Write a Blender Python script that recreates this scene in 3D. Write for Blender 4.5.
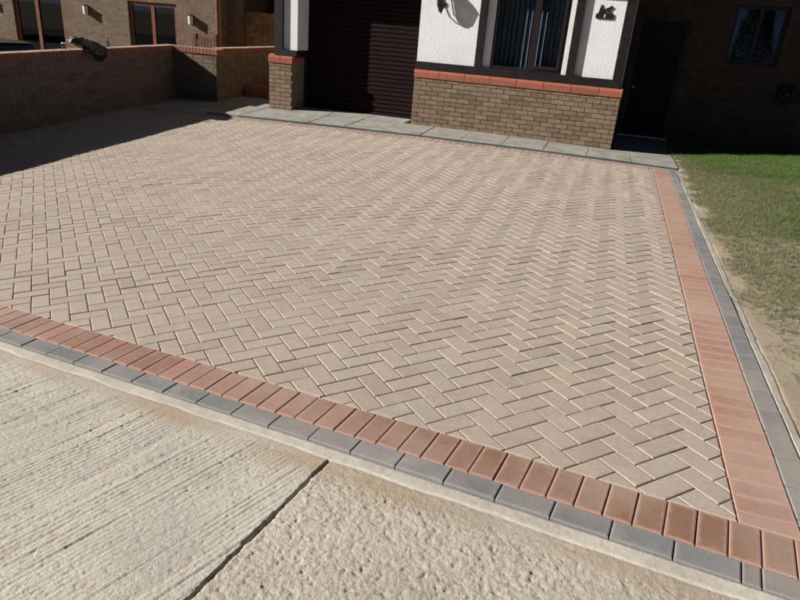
import bpy, bmesh, math, random
import numpy as np
from mathutils import Vector, Matrix

random.seed(7)
RNG = np.random.default_rng(11)
for o in list(bpy.data.objects):
    bpy.data.objects.remove(o)
SC = bpy.context.scene
COL = SC.collection

# ------------------------------------------------------------------ camera
cam_d = bpy.data.cameras.new('camera')
cam = bpy.data.objects.new('camera', cam_d)
COL.objects.link(cam)
cam_d.sensor_width = 36.0
cam_d.lens = 28.78
cam_d.clip_start = 0.05
cam_d.clip_end = 2000
RIGHT = Vector((0.9506, 0.3010, 0.0761))
UP = Vector((-0.1849, 0.3518, 0.9176))
DEPTH = Vector((-0.2494, 0.8863, -0.3901))
CAMZ = 1.60
cam.matrix_world = Matrix(((RIGHT.x, UP.x, -DEPTH.x, 0), (RIGHT.y, UP.y, -DEPTH.y, 0),
                           (RIGHT.z, UP.z, -DEPTH.z, CAMZ), (0, 0, 0, 1)))
SC.camera = cam

# ------------------------------------------------------------------ sky, sun, exposure
SUN_DIR = Vector((1.0, 0.37, -0.505)).normalized()      # the way the light travels
SUN_EL = math.asin(-SUN_DIR.z)
SUN_AZ = math.atan2(-SUN_DIR.x, -SUN_DIR.y)             # clockwise from +Y
w = bpy.data.worlds.new('World')
SC.world = w
w.use_nodes = True
nt = w.node_tree
nt.nodes.clear()
wo = nt.nodes.new('ShaderNodeOutputWorld')
wb = nt.nodes.new('ShaderNodeBackground')
sk = nt.nodes.new('ShaderNodeTexSky')
sk.sky_type = 'NISHITA'
sk.sun_disc = False
sk.sun_elevation = SUN_EL
sk.sun_rotation = SUN_AZ
sk.air_density = 0.16                                   # very clear, deep blue sky: dark crisp shade
sk.dust_density = 0.1
sk.altitude = 300
wb.inputs['Strength'].default_value = 0.05
nt.links.new(sk.outputs[0], wb.inputs['Color'])
nt.links.new(wb.outputs[0], wo.inputs['Surface'])
sl = bpy.data.lights.new('sun', 'SUN')
sl.energy = 5.0
sl.angle = math.radians(0.53)
sl.color = (1.0, 0.95, 0.885)
so = bpy.data.objects.new('sun', sl)
COL.objects.link(so)
so.rotation_euler = SUN_DIR.to_track_quat('-Z', 'Y').to_euler()
so.location = (-20, -8, 12)
SC.view_settings.view_transform = 'Standard'
SC.view_settings.look = 'None'
SC.view_settings.exposure = 0.8
SC.view_settings.gamma = 1.0
SC.render.engine = 'CYCLES'

# ------------------------------------------------------------------ the lie of the land
def gz(x, y):
    """surveyed height of the drive: cross-fall near the road, level at the house"""
    yy = y - 3.0
    return 0.0384 + 0.0467 * x - 0.0058 * yy - 0.0074 * x * yy - 0.0025 * x * x + 0.0003 * yy * yy

def gnorm(x, y):
    e = 0.02
    dx = (gz(x + e, y) - gz(x - e, y)) / (2 * e)
    dy = (gz(x, y + e) - gz(x, y - e)) / (2 * e)
    return Vector((-dx, -dy, 1)).normalized()

def project(x, y, z):
    v = Vector((x, y, z - CAMZ))
    d = v.dot(DEPTH)
    if d < 0.05:
        return None
    return (400 + 639.5 * v.dot(RIGHT) / d, 300 - 639.5 * v.dot(UP) / d, d)

# ------------------------------------------------------------------ numpy noise
def _hash(ix, iy, seed):
    n = (ix.astype(np.int64) * 374761393 + iy.astype(np.int64) * 668265263 + seed * 974634777) & 0x7fffffff
    n = ((n ^ (n >> 13)) * 1274126177) & 0x7fffffff
    n = (n ^ (n >> 16)) & 0x7fffffff
    return n / float(0x7fffffff)

def vnoise(x, y, seed=0):
    ix = np.floor(x); iy = np.floor(y)
    fx = x - ix; fy = y - iy
    fx = fx * fx * (3 - 2 * fx); fy = fy * fy * (3 - 2 * fy)
    a = _hash(ix, iy, seed); b = _hash(ix + 1, iy, seed)
    c = _hash(ix, iy + 1, seed); d = _hash(ix + 1, iy + 1, seed)
    return (a * (1 - fx) + b * fx) * (1 - fy) + (c * (1 - fx) + d * fx) * fy

def fbm(x, y, oct=4, seed=0):
    s = 0; a = 0.5; t = 0
    for i in range(oct):
        s = s + a * vnoise(x, y, seed + i * 17); t += a
        x = x * 2.03; y = y * 2.03; a *= 0.5
    return s / t

def worley(x, y, seed=0):
    ix = np.floor(x); iy = np.floor(y)
    f1 = np.full(x.shape, 9.0); rid = np.zeros(x.shape)
    for dx in (-1, 0, 1):
        for dy in (-1, 0, 1):
            cx = ix + dx; cy = iy + dy
            px = cx + _hash(cx, cy, seed); py = cy + _hash(cx, cy, seed + 5)
            d = np.hypot(x - px, y - py)
            m = d < f1
            f1 = np.where(m, d, f1); rid = np.where(m, _hash(cx, cy, seed + 9), rid)
    return f1, rid

# ------------------------------------------------------------------ object helpers
def link(o, parent=None):
    COL.objects.link(o)
    if parent is not None:
        o.parent = parent
        o.matrix_parent_inverse = PINV[parent.name]
    return o
PINV = {}

def tag(o, label=None, cat=None, group=None, kind=None):
    if label: o['label'] = label
    if cat: o['category'] = cat
    if group: o['group'] = group
    if kind: o['kind'] = kind
    return o

def empty(name, loc, label=None, cat=None, group=None, kind=None):
    o = bpy.data.objects.new(name, None)
    o.empty_display_size = 0.2
    COL.objects.link(o)
    o.location = loc
    PINV[o.name] = Matrix.Translation(-Vector(loc))
    return tag(o, label, cat, group, kind)

def mesh_obj(name, verts, faces, mat, parent=None, smooth=False):
    me = bpy.data.meshes.new(name)
    me.from_pydata(verts, [], faces)
    me.update()
    if smooth:
        me.polygons.foreach_set('use_smooth', [True] * len(me.polygons))
    if mat: me.materials.append(mat)
    o = bpy.data.objects.new(name, me)
    link(o, parent)
    PINV[o.name] = Matrix.Identity(4)
    if parent is not None:      # children of a child: world-coordinate meshes all the way
        PINV[o.name] = Matrix.Identity(4)
    return o

def np_mesh(name, V, F, mat, parent=None, smooth=False, attr=None):
    """V (n,3), F (m,3|4) numpy"""
    me = bpy.data.meshes.new(name)
    n, m, k = len(V), len(F), F.shape[1]
    me.vertices.add(n); me.vertices.foreach_set('co', np.ascontiguousarray(V, dtype=np.float32).ravel())
    me.loops.add(m * k); me.loops.foreach_set('vertex_index', np.ascontiguousarray(F, dtype=np.int32).ravel())
    me.polygons.add(m)
    me.polygons.foreach_set('loop_start', np.arange(0, m * k, k, dtype=np.int32))
    me.polygons.foreach_set('loop_total', np.full(m, k, dtype=np.int32))
    if smooth: me.polygons.foreach_set('use_smooth', np.ones(m, dtype=bool))
    if attr is not None:
        for an, av in attr.items():
            a = me.attributes.new(an, 'FLOAT', 'POINT')
            a.data.foreach_set('value', np.ascontiguousarray(av, dtype=np.float32))
    me.update(calc_edges=True); me.validate()
    me.materials.append(mat)
    o = bpy.data.objects.new(name, me)
    link(o, parent)
    PINV[o.name] = Matrix.Identity(4)
    return o

class MB:
    """collects shapes into one mesh"""
    def __init__(self): self.v = []; self.f = []
    def add(self, vs, fs):
        b = len(self.v); self.v += [tuple(p) for p in vs]; self.f += [tuple(i + b for i in f) for f in fs]
        return self
    def box(self, x0, x1, y0, y1, z0, z1, bev=0.0):
        if bev <= 0:
            vs = [(x0, y0, z0), (x1, y0, z0), (x1, y1, z0), (x0, y1, z0), (x0, y0, z1), (x1, y0, z1), (x1, y1, z1), (x0, y1, z1)]
            return self.add(vs, [(0, 3, 2, 1), (4, 5, 6, 7), (0, 1, 5, 4), (1, 2, 6, 5), (2, 3, 7, 6), (3, 0, 4, 7)])
        bm = bmesh.new()
        bmesh.ops.create_cube(bm, size=1.0)
        for v in bm.verts:
            v.co = Vector(((x0 + x1) / 2 + v.co.x * (x1 - x0), (y0 + y1) / 2 + v.co.y * (y1 - y0), (z0 + z1) / 2 + v.co.z * (z1 - z0)))
        bmesh.ops.bevel(bm, geom=list(bm.edges), offset=bev, segments=2, affect='EDGES', profile=0.6)
        bm.verts.index_update()
        self.add([v.co[:] for v in bm.verts], [[v.index for v in f.verts] for f in bm.faces])
        bm.free(); return self
    def prism(self, poly, y0, y1, axis='y'):
        """poly of (a,b) extruded along an axis"""
        n = len(poly)
        def P(a, b, t):
            return {'y': (a, t, b), 'x': (t, a, b), 'z': (a, b, t)}[axis]
        vs = [P(a, b, y0) for a, b in poly] + [P(a, b, y1) for a, b in poly]
        fs = [tuple(range(n)), tuple(range(2 * n - 1, n - 1, -1))]
        fs += [(i, i + n, (i + 1) % n + n, (i + 1) % n) for i in range(n)]
        return self.add(vs, fs)
    def tube(self, pts, r, seg=10, cap=True):
        pts = [Vector(p) for p in pts]
        rs = r if isinstance(r, (list, tuple)) else [r] * len(pts)
        vs = []; fs = []
        for i, p in enumerate(pts):
            t = (pts[min(i + 1, len(pts) - 1)] - pts[max(i - 1, 0)]).normalized()
            a = Vector((0, 0, 1)) if abs(t.z) < 0.9 else Vector((1, 0, 0))
            u = t.cross(a).normalized(); v = t.cross(u)
            for k in range(seg):
                an = 2 * math.pi * k / seg
                vs.append(p + (u * math.cos(an) + v * math.sin(an)) * rs[i])
        for i in range(len(pts) - 1):
            for k in range(seg):
                fs.append((i * seg + k, i * seg + (k + 1) % seg, (i + 1) * seg + (k + 1) % seg, (i + 1) * seg + k))
        if cap:
            fs.append(tuple(range(seg - 1, -1, -1))); fs.append(tuple(range((len(pts) - 1) * seg, len(pts) * seg)))
        return self.add(vs, fs)
    def build(self, name, mat, parent=None, smooth=False):
        o = mesh_obj(name, self.v, self.f, mat, parent, smooth)
        bm = bmesh.new(); bm.from_mesh(o.data); bmesh.ops.recalc_face_normals(bm, faces=bm.faces); bm.to_mesh(o.data); bm.free()
        return o

def box(name, x0, x1, y0, y1, z0, z1, mat, parent=None, bev=0.0):
    return MB().box(x0, x1, y0, y1, z0, z1, bev).build(name, mat, parent)

# ------------------------------------------------------------------ material helpers
class NT:
    def __init__(self, name):
        self.m = bpy.data.materials.new(name); self.m.use_nodes = True
        self.t = self.m.node_tree; self.t.nodes.clear()
        self.out = self.n('ShaderNodeOutputMaterial')
        self.p = self.n('ShaderNodeBsdfPrincipled')
        self.l(self.p.outputs[0], self.out.inputs['Surface'])
    def n(self, t, **kw):
        x = self.t.nodes.new(t)
        for k, v in kw.items(): setattr(x, k, v)
        return x
    def l(self, a, b): self.t.links.new(a, b)
    def sv(self, sock, v):
        if isinstance(v, bpy.types.NodeSocket): self.l(v, sock)
        else: sock.default_value = v
    def pos(self): return self.n('ShaderNodeNewGeometry').outputs['Position']
    def objc(self): return self.n('ShaderNodeTexCoord').outputs['Object']
    def mapping(self, vec, scale=(1, 1, 1), rot=(0, 0, 0), loc=(0, 0, 0)):
        m = self.n('ShaderNodeMapping'); self.l(vec, m.inputs[0])
        m.inputs['Scale'].default_value = scale; m.inputs['Rotation'].default_value = rot; m.inputs['Location'].default_value = loc
        return m.outputs[0]
    def noise(self, vec, scale, detail=4, rough=0.55, dist=0.0):
        x = self.n('ShaderNodeTexNoise'); self.l(vec, x.inputs['Vector'])
        x.inputs['Scale'].default_value = scale; x.inputs['Detail'].default_value = detail
        x.inputs['Roughness'].default_value = rough; x.inputs['Distortion'].default_value = dist
        return x.outputs['Fac']
    def voro(self, vec, scale, out='Distance'):
        x = self.n('ShaderNodeTexVoronoi'); self.l(vec, x.inputs['Vector']); x.inputs['Scale'].default_value = scale
        return x.outputs[out]
    def ramp(self, fac, stops, interp='LINEAR'):
        r = self.n('ShaderNodeValToRGB'); r.color_ramp.interpolation = interp
        el = r.color_ramp.elements
        while len(el) < len(stops): el.new(0.5)
        for e, (p, c) in zip(el, stops):
            e.position = p; e.color = (*c, 1) if len(c) == 3 else c
        self.l(fac, r.inputs[0]); return r.outputs[0]
    def maprange(self, v, a, b, c, d, smooth=True):
        r = self.n('ShaderNodeMapRange'); r.interpolation_type = 'SMOOTHSTEP' if smooth else 'LINEAR'
        self.sv(r.inputs[0], v)
        for i, x in enumerate((a, b, c, d)): r.inputs[1 + i].default_value = x
        return r.outputs[0]
    def math(self, op, a, b=0.0, c=None):
        r = self.n('ShaderNodeMath', operation=op); self.sv(r.inputs[0], a); self.sv(r.inputs[1], b)
        if c is not None: self.sv(r.inputs[2], c)
        return r.outputs[0]
    def mix(self, fac, a, b, mode='MIX'):
        r = self.n('ShaderNodeMix', data_type='RGBA', blend_type=mode)
        self.sv(r.inputs[0], fac)
        self.sv(r.inputs[6], a if not isinstance(a, tuple) else (*a[:3], 1)); self.sv(r.inputs[7], b if not isinstance(b, tuple) else (*b[:3], 1))
        return r.outputs[2]
    def bump(self, h, strength=0.3, dist=0.01):
        b = self.n('ShaderNodeBump'); b.inputs['Strength'].default_value = strength; b.inputs['Distance'].default_value = dist
        self.l(h, b.inputs['Height']); self.l(b.outputs[0], self.p.inputs['Normal'])
    def rnd(self):
        a = self.n('ShaderNodeNewGeometry').outputs['Random Per Island']
        b = self.n('ShaderNodeObjectInfo').outputs['Random']
        return self.math('FRACT', self.math('ADD', a, b))
    def fin(self, col, rough=0.85, spec=0.3, metal=0.0):
        self.sv(self.p.inputs['Base Color'], col if not isinstance(col, tuple) else (*col[:3], 1))
        self.sv(self.p.inputs['Roughness'], rough)
        self.p.inputs['Specular IOR Level'].default_value = spec
        self.p.inputs['Metallic'].default_value = metal
        return self.m

def plain(name, col, rough=0.6, spec=0.4, metal=0.0, var=0.12, nscale=9.0, bump=0.0, bscale=200.0):
    k = NT(name); p = k.pos()
    nz = k.noise(p, nscale, 5)
    c = k.mix(k.maprange(nz, 0.3, 0.7, 0, 1), tuple(x * (1 - var) for x in col), tuple(min(1, x * (1 + var)) for x in col))
    if bump > 0: k.bump(k.noise(p, bscale, 4), bump, 0.004)
    return k.fin(c, rough, spec, metal)

def m_block(name, stops, rim=None, along=None, dust=(0.5, 0.42, 0.35), dustamt=0.25, dark=0.15, bloom=0.3, hx=0.0985, hy=0.0485):
    """concrete block paving: a colour for each block, mottling, dust, grain"""
    k = NT(name); p = k.pos(); r = k.rnd()
    base = k.ramp(r, stops)
    if along is not None:      # duller, browner blocks towards one end of the course
        sp0 = k.n('ShaderNodeSeparateXYZ'); k.l(p, sp0.inputs[0])
        base = k.mix(k.maprange(k.math('ADD', sp0.outputs[0], k.math('MULTIPLY', r, 0.9)), -1.1, 1.0, 0, 0.9), base, along)
    mott = k.noise(p, 14, 5, 0.65)
    base = k.mix(k.maprange(mott, 0.3, 0.72, 0, dark), base, (0.22, 0.17, 0.13))
    blot = k.noise(p, 38, 6, 0.75, 0.8)
    base = k.mix(k.maprange(blot, 0.42, 0.7, 0, 0.45), base, k.mix(0.55, base, (0.10, 0.075, 0.06)))
    base = k.mix(k.maprange(k.noise(p, 60, 5, 0.7, 0.5), 0.55, 0.75, 0, 0.28), base, dust)
    big = k.noise(p, 1.3, 4, 0.6)
    base = k.mix(k.maprange(big, 0.40, 0.66, 0, 0.45), base, (0.42, 0.35, 0.28))
    base = k.mix(k.maprange(k.noise(p, 2.4, 5, 0.65, 0.4), 0.5, 0.75, 0, 0.4), base, k.mix(0.5, base, (0.17, 0.15, 0.13)))
    d = k.noise(p, 5.5, 6, 0.7, 0.6)
    base = k.mix(k.maprange(d, 0.47, 0.72, 0, dustamt), base, dust)
    base = k.mix(k.maprange(k.noise(k.mapping(p, loc=(7.3, 2.1, 0)), 1.7, 6, 0.7, 0.5), 0.54, 0.72, 0, bloom), base, (0.50, 0.45, 0.39))
    grain = k.noise(p, 420, 2, 0.6)
    base = k.mix(k.maprange(grain, 0.25, 0.8, 0, 0.35), base, k.mix(0.5, base, (0.12, 0.09, 0.07)))
    if rim is not None:
        oc = k.objc()
        sx = k.n('ShaderNodeSeparateXYZ'); k.l(oc, sx.inputs[0])
        ex = k.math('SUBTRACT', hx, k.math('ABSOLUTE', sx.outputs[0]))
        ey = k.math('SUBTRACT', hy, k.math('ABSOLUTE', sx.outputs[1]))
        e = k.math('MINIMUM', ex, ey)
        e = k.math('ADD', e, k.math('MULTIPLY', k.math('SUBTRACT', k.noise(p, 30, 4), 0.5), 0.03))
        base = k.mix(k.maprange(e, 0.004, 0.018, 0.6, 0.0), base, rim)
    k.bump(k.math('ADD', grain, k.math('MULTIPLY', k.noise(p, 90, 4), 0.8)), 0.5, 0.003)
    return k.fin(base, 0.88, 0.25)

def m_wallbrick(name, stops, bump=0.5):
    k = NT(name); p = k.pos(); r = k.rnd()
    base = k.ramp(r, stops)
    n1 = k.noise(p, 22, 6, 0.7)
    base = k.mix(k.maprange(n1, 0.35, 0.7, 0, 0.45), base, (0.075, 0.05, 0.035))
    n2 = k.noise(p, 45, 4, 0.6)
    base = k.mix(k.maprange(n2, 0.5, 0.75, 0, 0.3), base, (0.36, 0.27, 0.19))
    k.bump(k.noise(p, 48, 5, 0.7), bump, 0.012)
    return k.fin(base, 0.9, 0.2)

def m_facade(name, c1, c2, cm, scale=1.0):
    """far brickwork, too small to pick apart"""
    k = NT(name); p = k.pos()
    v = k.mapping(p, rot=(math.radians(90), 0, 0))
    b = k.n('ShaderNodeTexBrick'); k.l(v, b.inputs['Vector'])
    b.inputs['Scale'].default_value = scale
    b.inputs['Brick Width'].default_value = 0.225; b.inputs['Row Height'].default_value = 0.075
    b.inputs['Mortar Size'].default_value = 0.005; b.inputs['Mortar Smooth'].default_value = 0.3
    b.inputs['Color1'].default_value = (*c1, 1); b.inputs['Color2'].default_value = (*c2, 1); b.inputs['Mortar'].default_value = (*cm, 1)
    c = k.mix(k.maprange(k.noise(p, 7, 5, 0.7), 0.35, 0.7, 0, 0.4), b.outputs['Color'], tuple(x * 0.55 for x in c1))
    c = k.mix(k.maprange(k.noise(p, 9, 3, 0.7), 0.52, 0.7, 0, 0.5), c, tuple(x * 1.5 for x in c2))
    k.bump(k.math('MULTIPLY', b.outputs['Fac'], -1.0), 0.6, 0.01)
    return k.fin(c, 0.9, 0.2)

def m_glass(name, tint=(0.75, 0.82, 0.86), ior=1.5):
    m = bpy.data.materials.new(name); m.use_nodes = True; t = m.node_tree; t.nodes.clear()
    o = t.nodes.new('ShaderNodeOutputMaterial'); mx = t.nodes.new('ShaderNodeMixShader')
    lw = t.nodes.new('ShaderNodeLayerWeight'); lw.inputs[0].default_value = 0.5
    pw = t.nodes.new('ShaderNodeMath'); pw.operation = 'POWER'; pw.inputs[1].default_value = 5.0
    t.links.new(lw.outputs['Facing'], pw.inputs[0])
    fr = t.nodes.new('ShaderNodeMapRange'); f0 = ((ior - 1) / (ior + 1)) ** 2
    fr.inputs[3].default_value = f0; fr.inputs[4].default_value = 1.0; t.links.new(pw.outputs[0], fr.inputs[0])
    tr = t.nodes.new('ShaderNodeBsdfTransparent'); tr.inputs[0].default_value = (*tint, 1)
    gl = t.nodes.new('ShaderNodeBsdfGlossy'); gl.inputs['Roughness'].default_value = 0.02
    t.links.new(fr.outputs[0], mx.inputs[0]); t.links.new(tr.outputs[0], mx.inputs[1]); t.links.new(gl.outputs[0], mx.inputs[2])
    t.links.new(mx.outputs[0], o.inputs['Surface'])
    return m

BUFF = [(0.0, (0.355, 0.295, 0.235)), (0.15, (0.395, 0.33, 0.265)), (0.3, (0.42, 0.355, 0.29)), (0.45, (0.41, 0.33, 0.275)), (0.6, (0.415, 0.338, 0.288)),
        (0.75, (0.39, 0.34, 0.29)), (0.88, (0.425, 0.363, 0.298)), (1.0, (0.38, 0.318, 0.256))]
M = {}
M['paver'] = m_block('buff paving block', BUFF, dust=(0.50, 0.42, 0.34))
M['far_paver'] = m_block('pinkish paving block', [(0, (0.37, 0.245, 0.195)), (0.5, (0.36, 0.27, 0.21)), (1, (0.40, 0.25, 0.2))])
M['red'] = m_block('red paving block', [(0, (0.245, 0.125, 0.088)), (0.35, (0.29, 0.148, 0.106)), (0.6, (0.36, 0.19, 0.15)), (0.75, (0.37, 0.195, 0.155)), (1, (0.26, 0.135, 0.09))], along=(0.225, 0.118, 0.076), bloom=0.1,
                   rim=(0.39, 0.235, 0.19), dust=(0.42, 0.26, 0.21), dustamt=0.2, dark=0.2)
M['red_side'] = m_block('dusty red paving block', [(0, (0.36, 0.195, 0.15)), (0.3, (0.41, 0.225, 0.18)), (0.6, (0.40, 0.235, 0.185)), (0.85, (0.40, 0.25, 0.165)), (1, (0.33, 0.165, 0.12))],
                        rim=(0.43, 0.265, 0.21), dust=(0.48, 0.33, 0.27), dustamt=0.35, dark=0.1)
M['charcoal'] = m_block('charcoal paving block', [(0, (0.15, 0.152, 0.16)), (0.5, (0.18, 0.182, 0.19)), (1, (0.205, 0.205, 0.21))],
                        rim=(0.24, 0.235, 0.225), dust=(0.33, 0.31, 0.28), dustamt=0.35, dark=0.0)
def m_sand(name, c, var=0.25, sc=40, b=0.5):
    k = NT(name); p = k.pos()
    n1 = k.noise(p, 3.0, 5, 0.65); n2 = k.noise(p, sc, 5, 0.7); n3 = k.noise(p, 300, 2)
    a = k.mix(k.maprange(n1, 0.3, 0.7, 0, 1), tuple(x * (1 - var) for x in c), tuple(x * (1 + var * 0.6) for x in c))
    a = k.mix(k.maprange(n2, 0.45, 0.75, 0, 0.5), a, tuple(x * 0.6 for x in c))
    k.bump(k.math('ADD', n2, k.math('MULTIPLY', n3, 0.35)), b, 0.008)
    return k.fin(a, 0.95, 0.15)
M['joint_sand'] = m_sand('jointing sand', (0.33, 0.265, 0.20))
M['haunch'] = m_sand('pale mortar haunching', (0.43, 0.395, 0.335), 0.16, 60, 0.35)
M['slab'] = m_sand('grey green concrete slab', (0.295, 0.285, 0.25), 0.22, 9, 0.3)
M['grime'] = m_sand('grimy mortar', (0.085, 0.08, 0.078), 0.3, 30, 0.4)
M['mortar'] = m_sand('brick mortar', (0.20, 0.155, 0.11), 0.15, 60, 0.3)
M['earth'] = m_sand('bare earth', (0.26, 0.20, 0.14), 0.2, 20, 0.5)
M['brick'] = m_wallbrick('brown rustic brick', [(0, (0.17, 0.118, 0.075)), (0.25, (0.225, 0.165, 0.108)), (0.5, (0.25, 0.182, 0.12)), (0.75, (0.255, 0.195, 0.135)), (1, (0.21, 0.14, 0.092))])
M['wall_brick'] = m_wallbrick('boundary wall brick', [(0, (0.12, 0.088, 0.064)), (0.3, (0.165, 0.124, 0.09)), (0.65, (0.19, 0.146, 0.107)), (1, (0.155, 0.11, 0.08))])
M['sill_brick'] = m_wallbrick('red plinth brick', [(0, (0.33, 0.10, 0.06)), (0.5, (0.37, 0.115, 0.07)), (1, (0.30, 0.095, 0.06))], 0.25)
M['coping'] = m_wallbrick('red coping brick', [(0, (0.26, 0.11, 0.075)), (0.5, (0.33, 0.15, 0.10)), (1, (0.29, 0.115, 0.08))], 0.3)
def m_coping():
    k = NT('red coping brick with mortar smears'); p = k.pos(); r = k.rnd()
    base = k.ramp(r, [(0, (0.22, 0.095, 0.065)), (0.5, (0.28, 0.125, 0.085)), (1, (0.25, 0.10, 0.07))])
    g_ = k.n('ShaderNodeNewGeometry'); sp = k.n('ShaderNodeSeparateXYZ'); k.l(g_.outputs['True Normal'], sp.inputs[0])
    sm = k.math('MULTIPLY', k.maprange(sp.outputs[2], 0.4, 0.9, 0, 1), k.maprange(k.noise(p, 9, 5, 0.7), 0.3, 0.6, 0.35, 0.9))  # upward faces mixed paler, in uneven patches
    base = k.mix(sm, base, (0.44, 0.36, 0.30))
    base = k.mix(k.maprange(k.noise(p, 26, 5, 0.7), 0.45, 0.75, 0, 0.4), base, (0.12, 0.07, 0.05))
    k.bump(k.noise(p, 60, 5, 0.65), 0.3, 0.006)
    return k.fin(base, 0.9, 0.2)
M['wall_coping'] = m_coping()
M['facade'] = m_facade('neighbour brickwork', (0.115, 0.082, 0.055), (0.175, 0.13, 0.09), (0.165, 0.13, 0.10))
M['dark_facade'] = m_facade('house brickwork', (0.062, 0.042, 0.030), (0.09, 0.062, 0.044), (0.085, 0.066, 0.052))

def m_render():
    k = NT('white roughcast render'); p = k.pos()
    n1 = k.noise(p, 55, 4, 0.6, 0.4); n2 = k.noise(p, 140, 3)
    base = k.mix(k.maprange(k.noise(p, 2.2, 5, 0.6), 0.35, 0.75, 0, 0.5), (0.745, 0.75, 0.75), (0.63, 0.63, 0.615))
    st = k.noise(k.mapping(p, (14, 14, 1.2)), 1.0, 5, 0.7)
    base = k.mix(k.maprange(st, 0.58, 0.8, 0, 0.35), base, (0.45, 0.44, 0.40))
    k.bump(k.math('ADD', n1, k.math('MULTIPLY', n2, 0.4)), 0.55, 0.012)
    return k.fin(base, 0.92, 0.15)
M['render'] = m_render()
M['timber'] = plain('dark stained timber', (0.014, 0.0105, 0.010), 0.6, 0.2, var=0.3, nscale=14, bump=0.25, bscale=60)
M['frame'] = plain('dark brown window frame', (0.014, 0.010, 0.009), 0.4, 0.4, var=0.15)
M['mahogany'] = plain('red brown window frame', (0.15, 0.045, 0.020), 0.4, 0.45, var=0.25)
M['garage'] = plain('maroon garage door slat', (0.0105, 0.0036, 0.0042), 0.65, 0.1, var=0.15, nscale=5)
M['black'] = plain('black painted metal', (0.012, 0.012, 0.013), 0.4, 0.5, var=0.2)
M['white'] = plain('white plastic', (0.78, 0.78, 0.76), 0.45, 0.4, var=0.05)
M['steel'] = plain('pale metal', (0.55, 0.55, 0.55), 0.35, 0.5, metal=0.8, var=0.08)
M['blind'] = plain('grey blue fabric blind', (0.20, 0.205, 0.22), 0.85, 0.15, var=0.1)
M['room'] = plain('room plaster', (0.32, 0.29, 0.26), 0.9, 0.1)
M['fence'] = plain('larch lap fence board', (0.21, 0.125, 0.06), 0.85, 0.2, var=0.35, nscale=6, bump=0.4, bscale=40)
M['rooftile'] = plain('brown roof tile', (0.13, 0.07, 0.05), 0.85, 0.2, var=0.25, bump=0.4, bscale=8)
M['door'] = plain('dark painted front door', (0.010, 0.009, 0.010), 0.6, 0.2, var=0.1)
M['carpaint'] = plain('dark car paint', (0.018, 0.02, 0.024), 0.18, 0.6, var=0.05)
M['tyre'] = plain('tyre rubber', (0.02, 0.02, 0.02), 0.85, 0.2)
M['glass'] = m_glass('window glass')
M['darkglass'] = m_glass('tinted glass', (0.18, 0.2, 0.22))
M['bottle'] = m_glass('green bottle glass', (0.42, 0.72, 0.55), 1.9)
M['bag'] = plain('black plastic sheet', (0.014, 0.015, 0.016), 0.38, 0.5, var=0.4, nscale=20, bump=0.5, bscale=30)
M['bagprint'] = plain('grey green printed plastic', (0.075, 0.105, 0.10), 0.5, 0.4, var=0.4, nscale=40)
M['curtain'] = plain('cream curtain', (0.42, 0.38, 0.30), 0.9, 0.1)
M['oldwood'] = plain('dark red stained wood', (0.10, 0.035, 0.022), 0.7, 0.3, var=0.3, nscale=12, bump=0.3, bscale=50)

# ================================================================== PAVING
UNIT = 0.1025
LX, LY = -0.201, 2.3268            # a corner of the herringbone lattice
R2 = math.sqrt(0.5)
FTH, FOX, FOY = -0.1571, -2.9319, 2.4737    # front edge: angle and a joint on the red/charcoal line
FU = Vector((math.cos(FTH), math.sin(FTH))); FV = Vector((-math.sin(FTH), math.cos(FTH)))   # along, inward
FL = 0.2044
def front(s, t): return (FOX + s * FU.x + t * FV.x, FOY + s * FU.y + t * FV.y)
def xin(y): return 0.722 + 0.0135 * (y - 2.1)    # inner line of the red side course
YFAR = 10.20
XLEFT = -8.24

driveway = empty('driveway', (-3.5, 6.5, 0), label='block paved driveway of buff herringbone blocks with red and charcoal edging', kind='structure')

def clip(poly, nx, ny, c):
    """keep nx*x+ny*y<=c"""
    out = []
    for i in range(len(poly)):
        a = poly[i]; b = poly[(i + 1) % len(poly)]
        da = nx * a[0] + ny * a[1] - c; db = nx * b[0] + ny * b[1] - c
        if da <= 0: out.append(a)
        if (da < 0 < db) or (db < 0 < da):
            t = da / (da - db); out.append((a[0] + t * (b[0] - a[0]), a[1] + t * (b[1] - a[1])))
    return out

def area(poly):
    return 0.5 * sum(poly[i][0] * poly[(i + 1) % len(poly)][1] - poly[(i + 1) % len(poly)][0] * poly[i][1] for i in range(len(poly)))

def inset(poly, d):
    n = len(poly); out = []
    for i in range(n):
        p0 = Vector(poly[i - 1]); p1 = Vector(poly[i]); p2 = Vector(poly[(i + 1) % n])
        e1 = (p1 - p0).normalized(); e2 = (p2 - p1).normalized()
        n1 = Vector((-e1.y, e1.x)); n2 = Vector((-e2.y, e2.x))
        den = 1 + n1.dot(n2)
        if den < 0.25: den = 0.25
        q = p1 + (n1 + n2) * (d / den)
        out.append((q.x, q.y))
    return out

CH, CHD, THICK = 0.0065, 0.0031, 0.03
def block_rings(poly, ch=CH, chd=CHD):
    """rings of (x,y,dz) from the foot to the top of a chamfered block"""
    lim = min((Vector(poly[i]) - Vector(poly[(i + 1) % len(poly)])).length for i in range(len(poly)))
    c = min(ch, lim * 0.2, math.sqrt(abs(area(poly))) * 0.15)
    mid = inset(poly, c * 0.35); top = inset(poly, c)
    return [[(x, y, -THICK) for x, y in poly], [(x, y, -chd) for x, y in poly], [(x, y, -chd * 0.28) for x, y in mid], [(x, y, 0.0) for x, y in top]]

def ring_faces(n, k):
    fs = []
    for r in range(k - 1):
        for i in range(n):
            fs.append((r * n + i, r * n + (i + 1) % n, (r + 1) * n + (i + 1) % n, (r + 1) * n + i))
    fs.append(tuple((k - 1) * n + i for i in range(n)))
    return fs

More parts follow.
